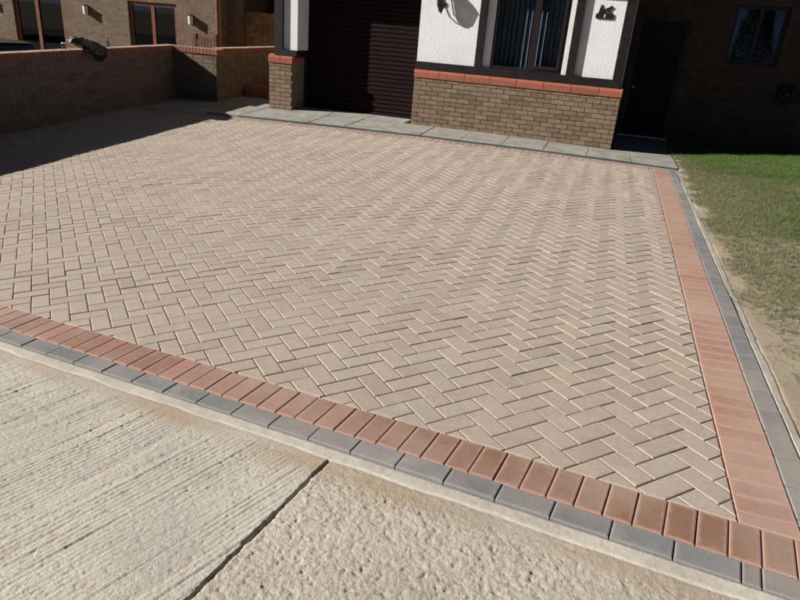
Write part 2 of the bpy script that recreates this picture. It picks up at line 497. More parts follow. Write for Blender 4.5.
MESHES = {}
def block_mesh(key, poly, mat, ch=CH):
    if key not in MESHES:
        rings = block_rings(poly, ch); n = len(poly)
        me = bpy.data.meshes.new(key[0])
        me.from_pydata([p for r in rings for p in r], [], ring_faces(n, len(rings)))
        me.materials.append(mat); me.update()
        MESHES[key] = me
    return MESHES[key]

def place_block(name, me, cx, cy, rot, parent, dz=0.0, tilt=0.004):
    nz = gnorm(cx, cy)
    nz = (nz + Vector((random.gauss(0, tilt), random.gauss(0, tilt), 0))).normalized()
    xa = Vector((math.cos(rot), math.sin(rot), 0)); xa = (xa - nz * xa.dot(nz)).normalized(); ya = nz.cross(xa)
    o = bpy.data.objects.new(name, me)
    COL.objects.link(o); o.parent = parent; o.matrix_parent_inverse = PINV[parent.name]
    o.matrix_basis = Matrix(((xa.x, ya.x, nz.x, cx), (xa.y, ya.y, nz.y, cy), (xa.z, ya.z, nz.z, gz(cx, cy) + dz), (0, 0, 0, 1)))
    return o

def emit_blocks(name, polys, mat, parent, limit=300, stuffname=None, ch=CH):
    """polys: list of (poly, rot, full) in world xy; the largest in view are objects of their own"""
    sized = []
    for i, (poly, rot, full) in enumerate(polys):
        cx = sum(p[0] for p in poly) / len(poly); cy = sum(p[1] for p in poly) / len(poly)
        pr = project(cx, cy, gz(cx, cy))
        vis = pr and -12 < pr[0] < 812 and -12 < pr[1] < 612
        sized.append(((abs(area(poly)) / pr[2] ** 3) if vis else 0, i, cx, cy))
    sized.sort(reverse=True)
    single = set(i for s, i, _, _ in sized[:limit] if s > 0)
    V = []; F = []
    for s, i, cx, cy in sized:
        poly, rot, full = polys[i]
        dz = random.gauss(0, 0.0009) + 0.0024 * math.sin(2.1 * cx + 1.3 * cy) + 0.002 * math.sin(3.7 * cy - 2.2 * cx)
        if i in single:
            c, sn = math.cos(-rot), math.sin(-rot)
            loc = [((x - cx) * c - (y - cy) * sn, (x - cx) * sn + (y - cy) * c) for x, y in poly]
            key = (name, mat.name, 'full', round(full[0], 4), round(full[1], 4)) if full else (name, mat.name, i)
            if full:
                hx, hy = full[0] / 2, full[1] / 2
                loc = [(-hx, -hy), (hx, -hy), (hx, hy), (-hx, hy)]
            place_block(name, block_mesh(key, loc, mat, ch), cx, cy, rot, parent, dz)
        else:
            rings = block_rings(poly); n = len(poly); b = len(V)
            tx, ty = random.gauss(0, 0.004), random.gauss(0, 0.004)
            for r in rings:
                for x, y, z in r:
                    V.append((x, y, gz(x, y) + z + dz + tx * (x - cx) + ty * (y - cy)))
            F += [tuple(k + b for k in f) for f in ring_faces(n, len(rings))]
    if V:
        o = mesh_obj(stuffname or name, V, F, mat, parent)
        o['kind'] = 'stuff'

# herringbone field
polys = []
g = 0.0020
FIELD_T = 0.2075
def field_clip(poly):
    # front inner line
    ox, oy = front(0, FIELD_T)
    poly = clip(poly, -FV.x, -FV.y, -(FV.x * ox + FV.y * oy))
    if len(poly) < 3: return poly
    # right inner line x - .0135 y <= const
    k = 0.0135; c = 0.722 - k * 2.1 - 0.002
    poly = clip(poly, 1, -k, c)
    if len(poly) < 3: return poly
    poly = clip(poly, 0, 1, YFAR - 0.312)
    if len(poly) < 3: return poly
    return clip(poly, -1, 0, -XLEFT)
def lat(a, b): return (LX + (a + b) * UNIT * R2, LY + (a - b) * UNIT * R2)
for m in range(-45, 12):
    for n in range(-60, 110):
        fa, fb = 2 * m + n, 2 * m - n
        for (a0, b0, da, db) in ((fa, fb, 2, 1), (fa + 2, fb, 1, 2)):
            cx, cy = lat(a0 + da / 2, b0 + db / 2)
            if cx < XLEFT - .15 or cx > 1.1 or cy < 1.8 or cy > YFAR + .1: continue
            e = g / UNIT
            P = [lat(a0 + e, b0 + e), lat(a0 + e, b0 + db - e), lat(a0 + da - e, b0 + db - e), lat(a0 + da - e, b0 + e)]
            if area(P) < 0: P.reverse()
            A0 = area(P); Q = field_clip(P)
            # drop doubled corners
            Q = [p for i, p in enumerate(Q) if (Vector(p) - Vector(Q[i - 1])).length > 0.004] if len(Q) >= 3 else Q
            if len(Q) < 3 or area(Q) < 0.0006: continue
            full = (2 * UNIT - 2 * g, UNIT - 2 * g) if abs(area(Q) - A0) < 1e-7 else None
            rot = math.radians(45) if da == 2 else math.radians(-45)
            polys.append((Q, rot, full))
emit_blocks('paving_block', polys, M['paver'], driveway, 300, 'distant_paving_block')

# edging courses: rectangles in a local frame
def rect(cx, cy, l, wd, rot):
    c, s = math.cos(rot), math.sin(rot)
    return [(cx + x * c - y * s, cy + x * s + y * c) for x, y in ((-l / 2, -wd / 2), (l / 2, -wd / 2), (l / 2, wd / 2), (-l / 2, wd / 2))]
front_red = []; front_char = []
for i in range(-54, 44):
    s = 3.2296 + (i + 0.5) * FL / 2
    if s > 4.18 or s < -5.4: continue
    cx, cy = front(s, 0.1035)
    full = (0.2, FL / 2 - 0.0042)
    front_red.append((rect(cx, cy, *full, FTH + math.pi / 2), FTH + math.pi / 2, full))
i = -27
while i < 24:
    s0 = i * FL; s1 = s0 + FL
    segs = [(s0, s1)]
    if i == 18: segs = [(s0, s0 + 0.058), (s0 + 0.058, s1)]
    for a, b in segs:
        if a > 4.12 or b < -5.4: continue
        cx, cy = front((a + b) / 2, -0.0505)
        full = (b - a - 0.0042, 0.0985)
        front_char.append((rect(cx, cy, *full, FTH), FTH, full))
    i += 1
side_red = []; side_char = []
SROT = math.pi / 2 - 0.0135
sy = 2.06
while sy < YFAR - 0.21:
    y = sy + 0.051
    cxr = xin(y) + 0.1035
    P = rect(cxr, y, 0.2, 0.1, SROT - math.pi / 2)
    ox, oy = front(0, FIELD_T)
    Q = clip(P, -FV.x, -FV.y, -(FV.x * ox + FV.y * oy))
    if len(Q) >= 3 and area(Q) > 0.001:
        ok = abs(area(Q) - area(P)) < 1e-7
        side_red.append((Q, SROT - math.pi / 2, (0.2, 0.1) if ok else None))
    sy += 0.1022
sy = 1.99
while sy < YFAR - 0.02:
    y = sy + 0.102
    cxr = xin(y) + 0.207 + 0.0505
    P = rect(cxr, y, 0.2, 0.0985, SROT)
    ox, oy = front(0, FIELD_T)
    Q = clip(P, -FV.x, -FV.y, -(FV.x * ox + FV.y * oy)); Q = clip(Q, 0, 1, YFAR - 0.104)
    if len(Q) >= 3 and area(Q) > 0.001:
        ok = abs(area(Q) - area(P)) < 1e-7
        side_char.append((Q, SROT, (0.2, 0.0985) if ok else None))
    sy += 0.2043
far_row = []
fx = XLEFT + 0.06
while fx < xin(YFAR) - 0.05:
    far_row.append((rect(fx, YFAR - 0.206, 0.2, 0.098, math.pi / 2), math.pi / 2, (0.2, 0.098)))
    fx += 0.1022
far_char = []
fx = XLEFT + 0.11
while fx < xin(YFAR) + 0.24:
    far_char.append((rect(fx, YFAR - 0.052, 0.2, 0.0985, 0.0), 0.0, (0.2, 0.0985))); fx += 0.2043
emit_blocks('red_edging_block', front_red, M['red'], driveway)
emit_blocks('charcoal_edging_block', front_char, M['charcoal'], driveway)
emit_blocks('red_edging_block', side_red, M['red_side'], driveway, ch=0.0035)
emit_blocks('charcoal_edging_block', side_char, M['charcoal'], driveway)
emit_blocks('charcoal_edging_block', far_char, M['charcoal'], driveway)
emit_blocks('header_course_block', far_row, M['far_paver'], driveway)

# jointing sand bed under the blocks
def sheet(name, xs, ys, zf, mat, parent=None, kind=None, label=None, keep=None):
    X, Y = np.meshgrid(xs, ys); Z = zf(X, Y)
    V = np.stack([X.ravel(), Y.ravel(), Z.ravel()], 1)
    nx, ny = len(xs), len(ys)
    i = np.arange(nx - 1)[None, :] + nx * np.arange(ny - 1)[:, None]
    F = np.stack([i, i + 1, i + 1 + nx, i + nx], -1).reshape(-1, 4)
    if keep is not None:
        c = V[F].mean(1); F = F[keep(c[:, 0], c[:, 1])]
    o = np_mesh(name, V, F, mat, parent, True)
    if kind: o['kind'] = kind
    if label: o['label'] = label
    return o
bed_x = np.linspace(-8.3, 1.05, 95); bed_y = np.linspace(1.7, 10.24, 90)
def bed_keep(x, y):
    t = (x - FOX) * FV.x + (y - FOY) * FV.y
    return (t > -0.035) & (x < 0.722 + 0.0135 * (y - 2.1) + 0.22)
sheet('joint_sand_bed', bed_x, bed_y, lambda X, Y: gz(X, Y) + 0.0024 * np.sin(2.1 * X + 1.3 * Y) + 0.002 * np.sin(3.7 * Y - 2.2 * X) - 0.0075, M['joint_sand'], driveway, keep=bed_keep)

# mortar haunching along the front and the side
def strip(name, pf, s0, s1, ds, t0, t1, dt, hf, mat, parent):
    ss = np.arange(s0, s1, ds); ts = np.arange(t0, t1 + 1e-6, dt)
    S, T = np.meshgrid(ss, ts)
    X, Y = pf(S, T); Z = gz(X, Y) + hf(S, T)
    V = np.stack([X.ravel(), Y.ravel(), Z.ravel()], 1); nx, ny = len(ss), len(ts)
    i = np.arange(nx - 1)[None, :] + nx * np.arange(ny - 1)[:, None]
    F = np.stack([i, i + nx, i + 1 + nx, i + 1], -1).reshape(-1, 4)
    return np_mesh(name, V, F, mat, parent, True)
def pf_front(S, T):   # T outward from the charcoal's outer face
    t = -0.1015 - T
    return FOX + S * FU.x + t * FV.x, FOY + S * FU.y + t * FV.y
def hf_front(S, T):
    e = 0.062 + 0.016 * (fbm(S * 6, S * 0 + 3.3, 3, 4) - 0.5) * 2
    h = -0.004 - 0.004 * (T / 0.06)
    h = np.where(T > e, h - (T - e) * 0.9, h)
    h = np.where(T < 0.003, -0.03, h)
    return h + 0.003 * (fbm(S * 25, T * 25, 4, 8) - 0.5)
strip('mortar_haunch', pf_front, -5.4, 4.25, 0.008, 0.0, 0.098, 0.007, hf_front, M['haunch'], driveway)
def pf_side(S, T):
    x = 0.722 + 0.0135 * (S - 2.1) + 0.3075 + T
    return x, S
def hf_side(S, T):
    e = 0.048 + 0.012 * (fbm(S * 5, S * 0 + 9.3, 3, 14) - 0.5) * 2
    h = -0.003 - 0.08 * T
    h = np.where(T > e, h - (T - e) * 1.1, h)
    h = np.where(T < 0.003, -0.03, h)
    return h + 0.003 * (fbm(S * 25, T * 25, 4, 9) - 0.5)
strip('mortar_haunch', lambda S, T: pf_side(S, T), 1.72, 10.2, 0.012, 0.0, 0.096, 0.006, hf_side, M['haunch'], driveway)

# ================================================================== CONCRETE APRON
apron = empty('concrete_apron', (-0.5, 1.3, 0), label='rough concrete pavement crossing in front of the driveway', kind='structure')
SJ = 2.196
def m_apron(name, c, groove):
    k = NT(name); p = k.pos()
    n1 = k.noise(p, 1.6, 5, 0.6); n2 = k.noise(p, 9, 5, 0.7); n3 = k.noise(p, 130, 4, 0.7)
    a = k.mix(k.maprange(n1, 0.3, 0.7, 0, 1), tuple(x * 0.86 for x in c), tuple(x * 1.1 for x in c))
    a = k.mix(k.maprange(n2, 0.52, 0.8, 0, 0.5), a, (0.42, 0.335, 0.25))
    a = k.mix(k.maprange(n3, 0.52, 0.74, 0, 0.5), a, tuple(x * 0.55 for x in c))
    n4 = k.noise(p, 330, 3, 0.7)
    a = k.mix(k.maprange(n4, 0.52, 0.68, 0, 0.55), a, tuple(x * 0.6 for x in c)); a = k.mix(k.maprange(n4, 0.34, 0.46, 0.5, 0), a, tuple(min(0.75, x * 1.4) for x in c))
    v = k.voro(p, 95, 'Color')
    sp = k.n('ShaderNodeSeparateColor'); k.l(v, sp.inputs[0])
    a = k.mix(k.maprange(sp.outputs[0], 0.6, 1.0, 0, 0.35), a, (0.50, 0.46, 0.38))
    a = k.mix(k.maprange(sp.outputs[1], 0.8, 1.0, 0, 0.5), a, (0.30, 0.235, 0.165))
    at = k.n('ShaderNodeAttribute'); at.attribute_name = 'sand'
    a = k.mix(k.math('MULTIPLY', at.outputs['Fac'], 0.75), a, (0.40, 0.30, 0.20))
    k.bump(k.math('ADD', n3, k.math('MULTIPLY', n4, 0.7)), 0.9, 0.007)
    return k.fin(a, 0.93, 0.2)
M['apron_l'] = m_apron('tamped concrete', (0.535, 0.50, 0.43), True)
M['apron_r'] = m_apron('exposed aggregate concrete', (0.50, 0.45, 0.375), False)

def apron_panel(name, s0, s1, t0, t1, ds, mat, kind):
    ss = np.arange(s0, s1, ds); ts = np.arange(t0, t1, ds)
    S, T = np.meshgrid(ss, ts)
    X, Y = pf_front(S, T)
    near = np.clip((T - 0.085) / 0.10 + 1.2 * (fbm(S * 4, T * 4, 3, 2) - 0.5), 0, 1)
    far = 0.35 + 0.65 * near
    if kind == 'tamped':
        an = math.radians(77)
        # along the tamping ridges / across them
        A = S * math.cos(an) - T * math.sin(an); Bc = S * math.sin(an) + T * math.cos(an)
        Bc = Bc + 0.03 * (fbm(S * 1.5, T * 1.5, 2, 33) - 0.5) + 0.006 * (fbm(S * 12, T * 12, 2, 36) - .5)
        r = vnoise(Bc * 36, A * 1.3, 21) * 0.5 + vnoise(Bc * 70, A * 2.2, 22) * 0.5
        # thin drag lines: narrow valleys where a stretched noise crosses its middle
        g1 = np.abs(vnoise(Bc * 24, A * 0.5, 51) - 0.5); g2 = np.abs(vnoise(Bc * 40, A * 0.8, 53) - 0.5)
        ln = np.clip(1 - g1 / 0.08, 0, 1) * np.clip(2.4 * vnoise(Bc * 7, A * 1.3, 57) - 0.45, 0, 1) + 0.7 * np.clip(1 - g2 / 0.11, 0, 1) * np.clip(2.4 * vnoise(Bc * 9, A * 2.0, 59) - 0.6, 0, 1)
        rid = np.sin(2 * np.pi * (Bc / 0.023 + 0.9 * fbm(Bc * 9, A * 1.1, 2, 101)))
        H = 0.0012 * np.sign(rid) * np.abs(rid) ** 0.7 * np.clip(2.2 * fbm(Bc * 5, A * 2.2, 3, 103) - 0.45, 0.1, 1) + 0.0040 * (r - 0.5) - 0.0046 * np.clip(ln, 0, 1) * (0.35 + 0.65 * vnoise(A * 16, Bc * 40, 58))
        H = H * near + 0.0028 * (fbm(S * 70, T * 70, 3, 61) - 0.5) * far
        pit = np.clip(0.24 - vnoise(S * 85, T * 85, 66), 0, 1) / 0.24
        H = H - 0.0035 * pit * near
    else:
        d1, id1 = worley(S * 120 + 1.5 * fbm(S * 40, T * 40, 2, 5), T * 120 + 1.5 * fbm(S * 43, T * 41, 2, 6), 71)
        d2, id2 = worley(S * 150, T * 150, 73)
        st = np.sqrt(np.clip(1 - (d1 / 0.75) ** 2, 0, 1)) * (0.35 + 0.65 * id1)
        H = 0.0032 * st + 0.0013 * np.sqrt(np.clip(1 - (d2 / 0.8) ** 2, 0, 1)) * id2
        pit = np.clip(0.30 - fbm(S * 48, T * 48, 2, 76), 0, 1) / 0.3
        rg = fbm(S * 60, T * 60, 4, 78)
        H = H - 0.004 * pit + 0.005 * (fbm(S * 14, T * 14, 3, 79) - 0.5) + 0.0056 * (rg - 0.5) - 0.0045 * np.clip(0.36 - rg, 0, 1) / 0.36
        H = H * near + 0.003 * (fbm(S * 50, T * 50, 3, 81) - 0.5) - 0.003
    # the joint's broken arris
    edge = np.abs(S - SJ) + 0.008 * (fbm(T * 30, S * 0 + (1 if kind == 'tamped' else 7), 3, 90) - 0.5)
    H = H - np.clip(0.010 - edge, 0, 1) * (1.3 if kind == 'tamped' else 1.0)
    H = np.where(edge < 0.0032, -0.045, H)
    H = H - 0.012 * np.clip(1 - (T - 0.02) / 0.07, 0, 1)
    Z = gz(X, Y) + H - 0.007
    sand = np.clip((1 - np.abs(T - 0.12) / 0.10) + 1.6 * (fbm(S * 3, T * 5, 3, 95) - 0.62), 0, 1)
    V = np.stack([X.ravel(), Y.ravel(), Z.ravel()], 1); nx, ny = len(ss), len(ts)
    i = np.arange(nx - 1)[None, :] + nx * np.arange(ny - 1)[:, None]
    F = np.stack([i, i + nx, i + 1 + nx, i + 1], -1).reshape(-1, 4)
    return np_mesh(name, V, F, mat, apron, True, {'sand': sand.ravel()})
apron_panel('concrete_panel', -0.9, SJ + 0.001, 0.045, 1.45, 0.0048, M['apron_l'], 'tamped')['label'] = 'concrete panel with tamped ridges left of the joint'
apron_panel('concrete_panel', SJ - 0.001, 4.4, 0.045, 1.2, 0.0048, M['apron_r'], 'aggregate')['label'] = 'pitted exposed aggregate panel right of the joint'
apron_panel('outer_concrete_panel', -6.0, -0.895, 0.045, 1.6, 0.03, M['apron_l'], 'tamped')

# the road beyond the crossing and the ground sheet
M['asphalt'] = m_sand('asphalt', (0.055, 0.055, 0.055), 0.2, 120, 0.5)
o = sheet('road', np.linspace(-40, 40, 41), np.linspace(-14, 1.35, 20), lambda X, Y: gz(np.clip(X, -5, 3), np.clip(Y, 0, 3)) - 0.07 - 0.0 * X, M['asphalt'])
tag(o, 'asphalt road behind the viewpoint', kind='structure')
def ground_z(X, Y):
    left = np.clip((-8.4 - X) / 3.0, 0, 1); r = np.clip((X - 1) / 8.0, 0, 1)
    return -0.48 - 0.28 * left + 0.0 * r
o = sheet('ground', np.concatenate([np.linspace(-400, -30, 12), np.linspace(-28, 28, 57), np.linspace(30, 400, 12)]),
          np.concatenate([np.linspace(-300, -20, 8), np.linspace(-18, 40, 59), np.linspace(45, 600, 12)]), ground_z, M['earth'])
tag(o, 'bare ground under and around the plots', kind='structure')

# ================================================================== SLAB PATH
path = empty('slab_path', (-2.5, 10.7, 0), label='row of pale concrete slabs between driveway and house', kind='structure')
def slab(x0, x1, y0, y1, dz=0.0):
    j = 0.004
    P = [(x0 + j, y0 + j), (x1 - j, y0 + j), (x1 - j, y1 - j), (x0 + j, y1 - j)]
    rings = block_rings(P, 0.006, 0.004)
    tx, ty = random.gauss(0, 0.003), random.gauss(0, 0.003); cx = (x0 + x1) / 2; cy = (y0 + y1) / 2
    dz += random.gauss(0, 0.002)
    V = [(x, y, gz(x, y) + z + dz + tx * (x - cx) + ty * (y - cy)) for r in rings for x, y, z in r]
    return mesh_obj('slab', V, ring_faces(4, 4), M['slab'], path)
x = 1.185; sx = []
while x > -6.6:
    slab(x - 0.66, x, YFAR + 0.028, 11.235, 0.026); x -= 0.66
for yy in (11.24, 11.9, 12.55):      # path to the front door
    slab(0.24, 1.19, yy, min(yy + 0.655, 13.19), 0.022)
for xx in (-5.55, -4.82, -4.09):     # garage threshold
    slab(xx, xx + 0.73, 11.24, 11.74, 0.028)
sheet('bedding', np.linspace(-9, 1.14, 30), np.linspace(YFAR - 0.01, 13.3, 12), lambda X, Y: gz(X, Y) - 0.045, M['joint_sand'], path)
ev = []; ef = []
for i_, xx in enumerate(np.linspace(-6.1, 1.18, 30)):      # grimy front face of the slabs
    for (yy, zz) in ((YFAR + 0.006, -0.03), (YFAR + 0.006, 0.016), (YFAR + 0.027, 0.021), (YFAR + 0.029, -0.03)):
        ev.append((xx, yy, gz(xx, yy) + zz))
    if i_:
        for k_ in range(4): ef.append((4 * i_ - 4 + k_, 4 * i_ - 4 + (k_ + 1) % 4, 4 * i_ + (k_ + 1) % 4, 4 * i_ + k_))
mesh_obj('grimy_bed_edge', ev, ef, M['grime'], path)
sheet('concrete_yard', np.linspace(XLEFT, -6.16, 8), np.linspace(YFAR + 0.03, 13.9, 14), lambda X, Y: gz(X, Y) - 0.006, M['slab'], path)

# ================================================================== LAWN
def lawn_z(X, Y):
    xe = 1.07 + 0.0135 * (Y - 2.1)
    b = gz(np.minimum(X, xe), Y)
    d = np.clip(X - xe, 0, 12)
    return b - 0.010 + 0.055 * d * np.clip((Y - 1) / 8.0, 0.55, 1.0) + 0.030 * np.clip((Y - 10.05) / 0.2, 0, 1)
def lawn_h(X, Y): return lawn_z(X, Y) + 0.03 * (fbm(X * 3, Y * 3, 4, 5) - 0.5) * np.clip((X - 1.1) / 0.3, 0, 1)
def cover(X, Y):
    """how much grass grows"""
    xe = 1.07 + 0.0135 * (Y - 2.1); d = X - xe
    n = fbm(X * 1.6, Y * 1.6, 4, 41); n2 = fbm(X * 5, Y * 5, 3, 44)
    edge = np.clip((d - 0.0 - 0.34 * (n2 - 0.40)) / 0.16, 0, 1)
    wear = np.clip((Y - 3.2) / 2.2, 0, 1) * 0.75 + 0.25
    c = np.clip((n - 0.36) * 4.0, 0, 1) * 0.6 + np.clip((n2 - 0.4) * 3, 0, 1) * 0.4
    c = c * wear + 0.35 * np.clip((Y - 8) / 2, 0, 1) + 0.38 * np.clip((Y - 3.4) / 1.5, 0.2, 1)
    return np.clip(c, 0, 1) * edge * np.clip((Y - 3.2 + 1.6 * (n2 - 0.5) + 0.5 * np.clip(d - 0.25, 0, 1)) / 0.6, 0, 1)
def m_soil():
    k = NT('sandy lawn soil'); p = k.pos()
    n1 = k.noise(p, 2.2, 6, 0.65); n2 = k.noise(p, 28, 6, 0.75); n3 = k.noise(p, 190, 3)
    a = k.mix(k.maprange(n1, 0.3, 0.7, 0, 1), (0.39, 0.325, 0.24), (0.31, 0.26, 0.19))
    at = k.n('ShaderNodeAttribute'); at.attribute_name = 'cover'
    a = k.mix(k.math('MULTIPLY', at.outputs['Fac'], 0.8), a, (0.18, 0.165, 0.105))
    a = k.mix(k.maprange(n2, 0.48, 0.75, 0, 0.55), a, (0.17, 0.125, 0.08))
    k.bump(k.math('ADD', n2, k.math('MULTIPLY', n3, 0.4)), 0.6, 0.015)
    return k.fin(a, 0.95, 0.15)
M['soil'] = m_soil()
xs = np.concatenate([np.arange(1.06, 4.5, 0.03), np.linspace(4.5, 14, 60)]); ys = np.concatenate([np.arange(1.3, 9, 0.035), np.linspace(9, 13.2, 60)])
Xg, Yg = np.meshgrid(xs, ys)
V = np.stack([Xg.ravel(), Yg.ravel(), lawn_h(Xg, Yg).ravel()], 1)
nx, ny = len(xs), len(ys)
i = np.arange(nx - 1)[None, :] + nx * np.arange(ny - 1)[:, None]
F = np.stack([i, i + 1, i + 1 + nx, i + nx], -1).reshape(-1, 4)
xe = 1.075 + 0.0135 * (Yg - 2.1)
V[:, 0] = np.maximum(V[:, 0], xe.ravel())
F = F[(V[F][:, :, 0].max(1) - 1.075 - 0.0135 * (V[F][:, :, 1].mean(1) - 2.1)) > 1e-4]
o = np_mesh('lawn', V, F, M['soil'], None, True, {'cover': cover(Xg, Yg).ravel()})
tag(o, 'worn sandy lawn soil beside the red edging', kind='structure')

def m_grass():
    k = NT('grass blade')
    at = k.n('ShaderNodeAttribute'); at.attribute_name = 'tone'
    p = k.pos()
    c = k.ramp(at.outputs['Fac'], [(0, (0.36, 0.31, 0.20)), (0.3, (0.215, 0.205, 0.125)), (0.6, (0.125, 0.155, 0.06)), (1, (0.105, 0.17, 0.04))])
    m = k.fin(c, 0.7, 0.25)
    tr = k.n('ShaderNodeBsdfTranslucent'); k.l(c, tr.inputs[0])
    mx = k.n('ShaderNodeMixShader'); mx.inputs[0].default_value = 0.25
    k.l(k.p.outputs[0], mx.inputs[1]); k.l(tr.outputs[0], mx.inputs[2]); k.l(mx.outputs[0], k.out.inputs['Surface'])
    return m
M['grass'] = m_grass()
def grow(N, per=5):
    X = RNG.uniform(1.08, 6.0, N); Y = RNG.uniform(2.6, 13.15, N)
    keep = (X - 0.40 * (Y - 2.6) < 2.6)
    X = X[keep]; Y = Y[keep]
    c = cover(X, Y)
    keep = RNG.random(len(X)) < (0.05 * (X > 1.2) * (Y > 3.1) + 0.95 * c) ** 1.1
    X = X[keep]; Y = Y[keep]; c = c[keep]; n = len(X)
    green = np.clip((fbm(X * 0.9 + 4.0, Y * 0.9, 3, 141) - 0.42) * 4.5, 0, 1) * np.clip((X - 1.45) / 0.9, 0, 1)
    band = np.clip((Y - 9.5 - 1.2 * (fbm(X * 2, Y * 2, 2, 9) - .5)) / 1.6, 0, 1) * np.clip((X - 1.2) / 0.6, 0.25, 1)
    patch = np.exp(-(((X - 2.55) / 0.55) ** 2 + ((Y - 7.2) / 0.8) ** 2)) + 0.9 * np.exp(-(((X - 3.5) / 0.6) ** 2 + ((Y - 8.0) / 0.8) ** 2))
    patch = patch * (0.5 + fbm(X * 4, Y * 4, 3, 77))
    tone = 0.36 + 0.26 * green + 0.72 * band + 0.75 * patch + RNG.normal(0, 0.10, n)
    big = RNG.random(n) ** 3
    tall = (0.016 + 0.022 * big + 0.012 * fbm(X * 6, Y * 6, 2, 31)) * (0.85 + 0.5 * np.clip(tone, 0, 1))
    X = np.repeat(X, per); Y = np.repeat(Y, per); tone = np.repeat(tone, per); tall = np.repeat(tall, per); big = np.repeat(big, per); n = len(X)
    b = RNG.uniform(0, 2 * np.pi, n)
    X = X + np.cos(b) * RNG.uniform(0, 0.012, n); Y = Y + np.sin(b) * RNG.uniform(0, 0.012, n)
    tone = np.clip(tone + RNG.normal(0, 0.12, n), 0, 1)
    h = tall * RNG.uniform(0.6, 1.15, n); wd = RNG.uniform(0.0011, 0.0022, n) * (0.85 + 0.05 * Y)
    a = RNG.uniform(0, 2 * np.pi, n); lean = RNG.uniform(0.15, 1.3, n) * h
    Z = lawn_h(X, Y) - 0.003
    p0 = np.stack([X - np.cos(a) * wd, Y - np.sin(a) * wd, Z], 1); p1 = np.stack([X + np.cos(a) * wd, Y + np.sin(a) * wd, Z], 1)
    p2 = np.stack([X + np.cos(b) * lean, Y + np.sin(b) * lean, Z + h], 1)
    V = np.stack([p0, p1, p2], 1).reshape(-1, 3)
    F = np.arange(3 * n).reshape(-1, 3)
    return V, F, np.repeat(tone, 3)
V, F, T = grow(260000)
o = np_mesh('lawn_grass', V, F, M['grass'], None, False, {'tone': T})
tag(o, 'short patchy dry and green grass of the front lawn', 'grass', kind='stuff')

# ================================================================== BRICKWORK
def brick_mesh(key, l, d, h, mat):
    k = (key, round(l, 3), round(d, 3), round(h, 3))
    if k not in MESHES:
        c = 0.003
        mb = MB().box(-l / 2, l / 2, -d / 2, d / 2, -h / 2, h / 2)
        me = bpy.data.meshes.new(key); me.from_pydata(mb.v, [], mb.f); me.materials.append(mat); me.update()
        MESHES[k] = me
    return MESHES[k]

def lay(specs, x0, y0, dx, dy, length, zbase, courses, depth=0.09, face=0.0, l=0.215, h=0.065, j=0.010, zmin=None, bond=True):
    """courses of stretcher bond along (dx,dy) from (x0,y0); outward normal is to the right of the direction"""
    rot = math.atan2(dy, dx); nxn, nyn = dy, -dx
    for c in range(courses):
        zc = zbase + c * (h + j) + h / 2
        s = -(l + j) / 2 if (c % 2 and bond) else 0.0
        while s < length - 0.01:
            a = max(s, 0.0); b = min(s + l, length)
            if b - a > 0.03:
                m = (a + b) / 2; off = face + random.gauss(0, 0.0015) - depth / 2
                specs.append((b - a, depth, h, x0 + dx * m + nxn * off, y0 + dy * m + nyn * off, zc, rot + random.gauss(0, 0.003)))
            s += l + j

def emit_bricks(name, specs, mat, parent, limit=300):
    sized = []
    for i, s in enumerate(specs):
        pr = project(s[3], s[4], s[5])
        vis = pr and -20 < pr[0] < 820 and -20 < pr[1] < 620
        sized.append((1 / pr[2] if vis else 0, i))
    sized.sort(reverse=True)
    mb = MB()
    for r, (sz, i) in enumerate(sized):
        l, d, h, x, y, z, rot = specs[i]
        if r < limit and sz > 0:
            o = bpy.data.objects.new(name, brick_mesh(name, l, d, h, mat))
            COL.objects.link(o); o.parent = parent; o.matrix_parent_inverse = PINV[parent.name]
            o.location = (x, y, z); o.rotation_euler = (0, 0, rot)
        else:
            c, s = math.cos(rot), math.sin(rot)
            vs = []
            for zz in (-h / 2, h / 2):
                for a, b in ((-l / 2, -d / 2), (l / 2, -d / 2), (l / 2, d / 2), (-l / 2, d / 2)):
                    vs.append((x + a * c - b * s, y + a * s + b * c, z + zz))
            mb.add(vs, [(0, 3, 2, 1), (4, 5, 6, 7), (0, 1, 5, 4), (1, 2, 6, 5), (2, 3, 7, 6), (3, 0, 4, 7)])
    if mb.v:
        o = mb.build('remaining_' + name, mat, parent); o['kind'] = 'stuff'

# ================================================================== THE HOUSE
YF = 11.24                       # brick face of the front
house = empty('house', (-2.9, YF, 0), 'house with white render, dark timber framing and brown brick plinth', 'house')
XL, XP, XG, XR = -6.03, -5.57, -3.235, 0.205   # pillar left/right, garage opening right, corner
ZS0, ZS1 = 0.845, 0.985          # red plinth course
# brick plinth, right of the garage
plinth = MB().box(XG + 0.006, XR - 0.006, YF + 0.011, YF + 0.30, -0.25, ZS0).build('plinth', M['mortar'], house)
specs = []
lay(specs, XG, YF, 1, 0, XR - XG, -0.03, 12, face=0.0)
lay(specs, XR, YF + 0.092, 0, 1, 1.85, -0.03, 12, face=0.0)
emit_bricks('brick', specs, M['brick'], plinth, 230)
pil = MB().box(XL + 0.006, XP - 0.006, YF + 0.011, YF + 0.55, -0.25, ZS0).build('pillar_base', M['mortar'], house)
specs = []
lay(specs, XL, YF, 1, 0, XP - XL, -0.03, 12, face=0.0)
lay(specs, XP, YF + 0.092, 0, 1, 0.44, -0.03, 12, face=0.0)
lay(specs, XL, YF + 0.55, 0, -1, 0.455, -0.03, 12, face=0.0)
emit_bricks('brick', specs, M['brick'], pil, 120)
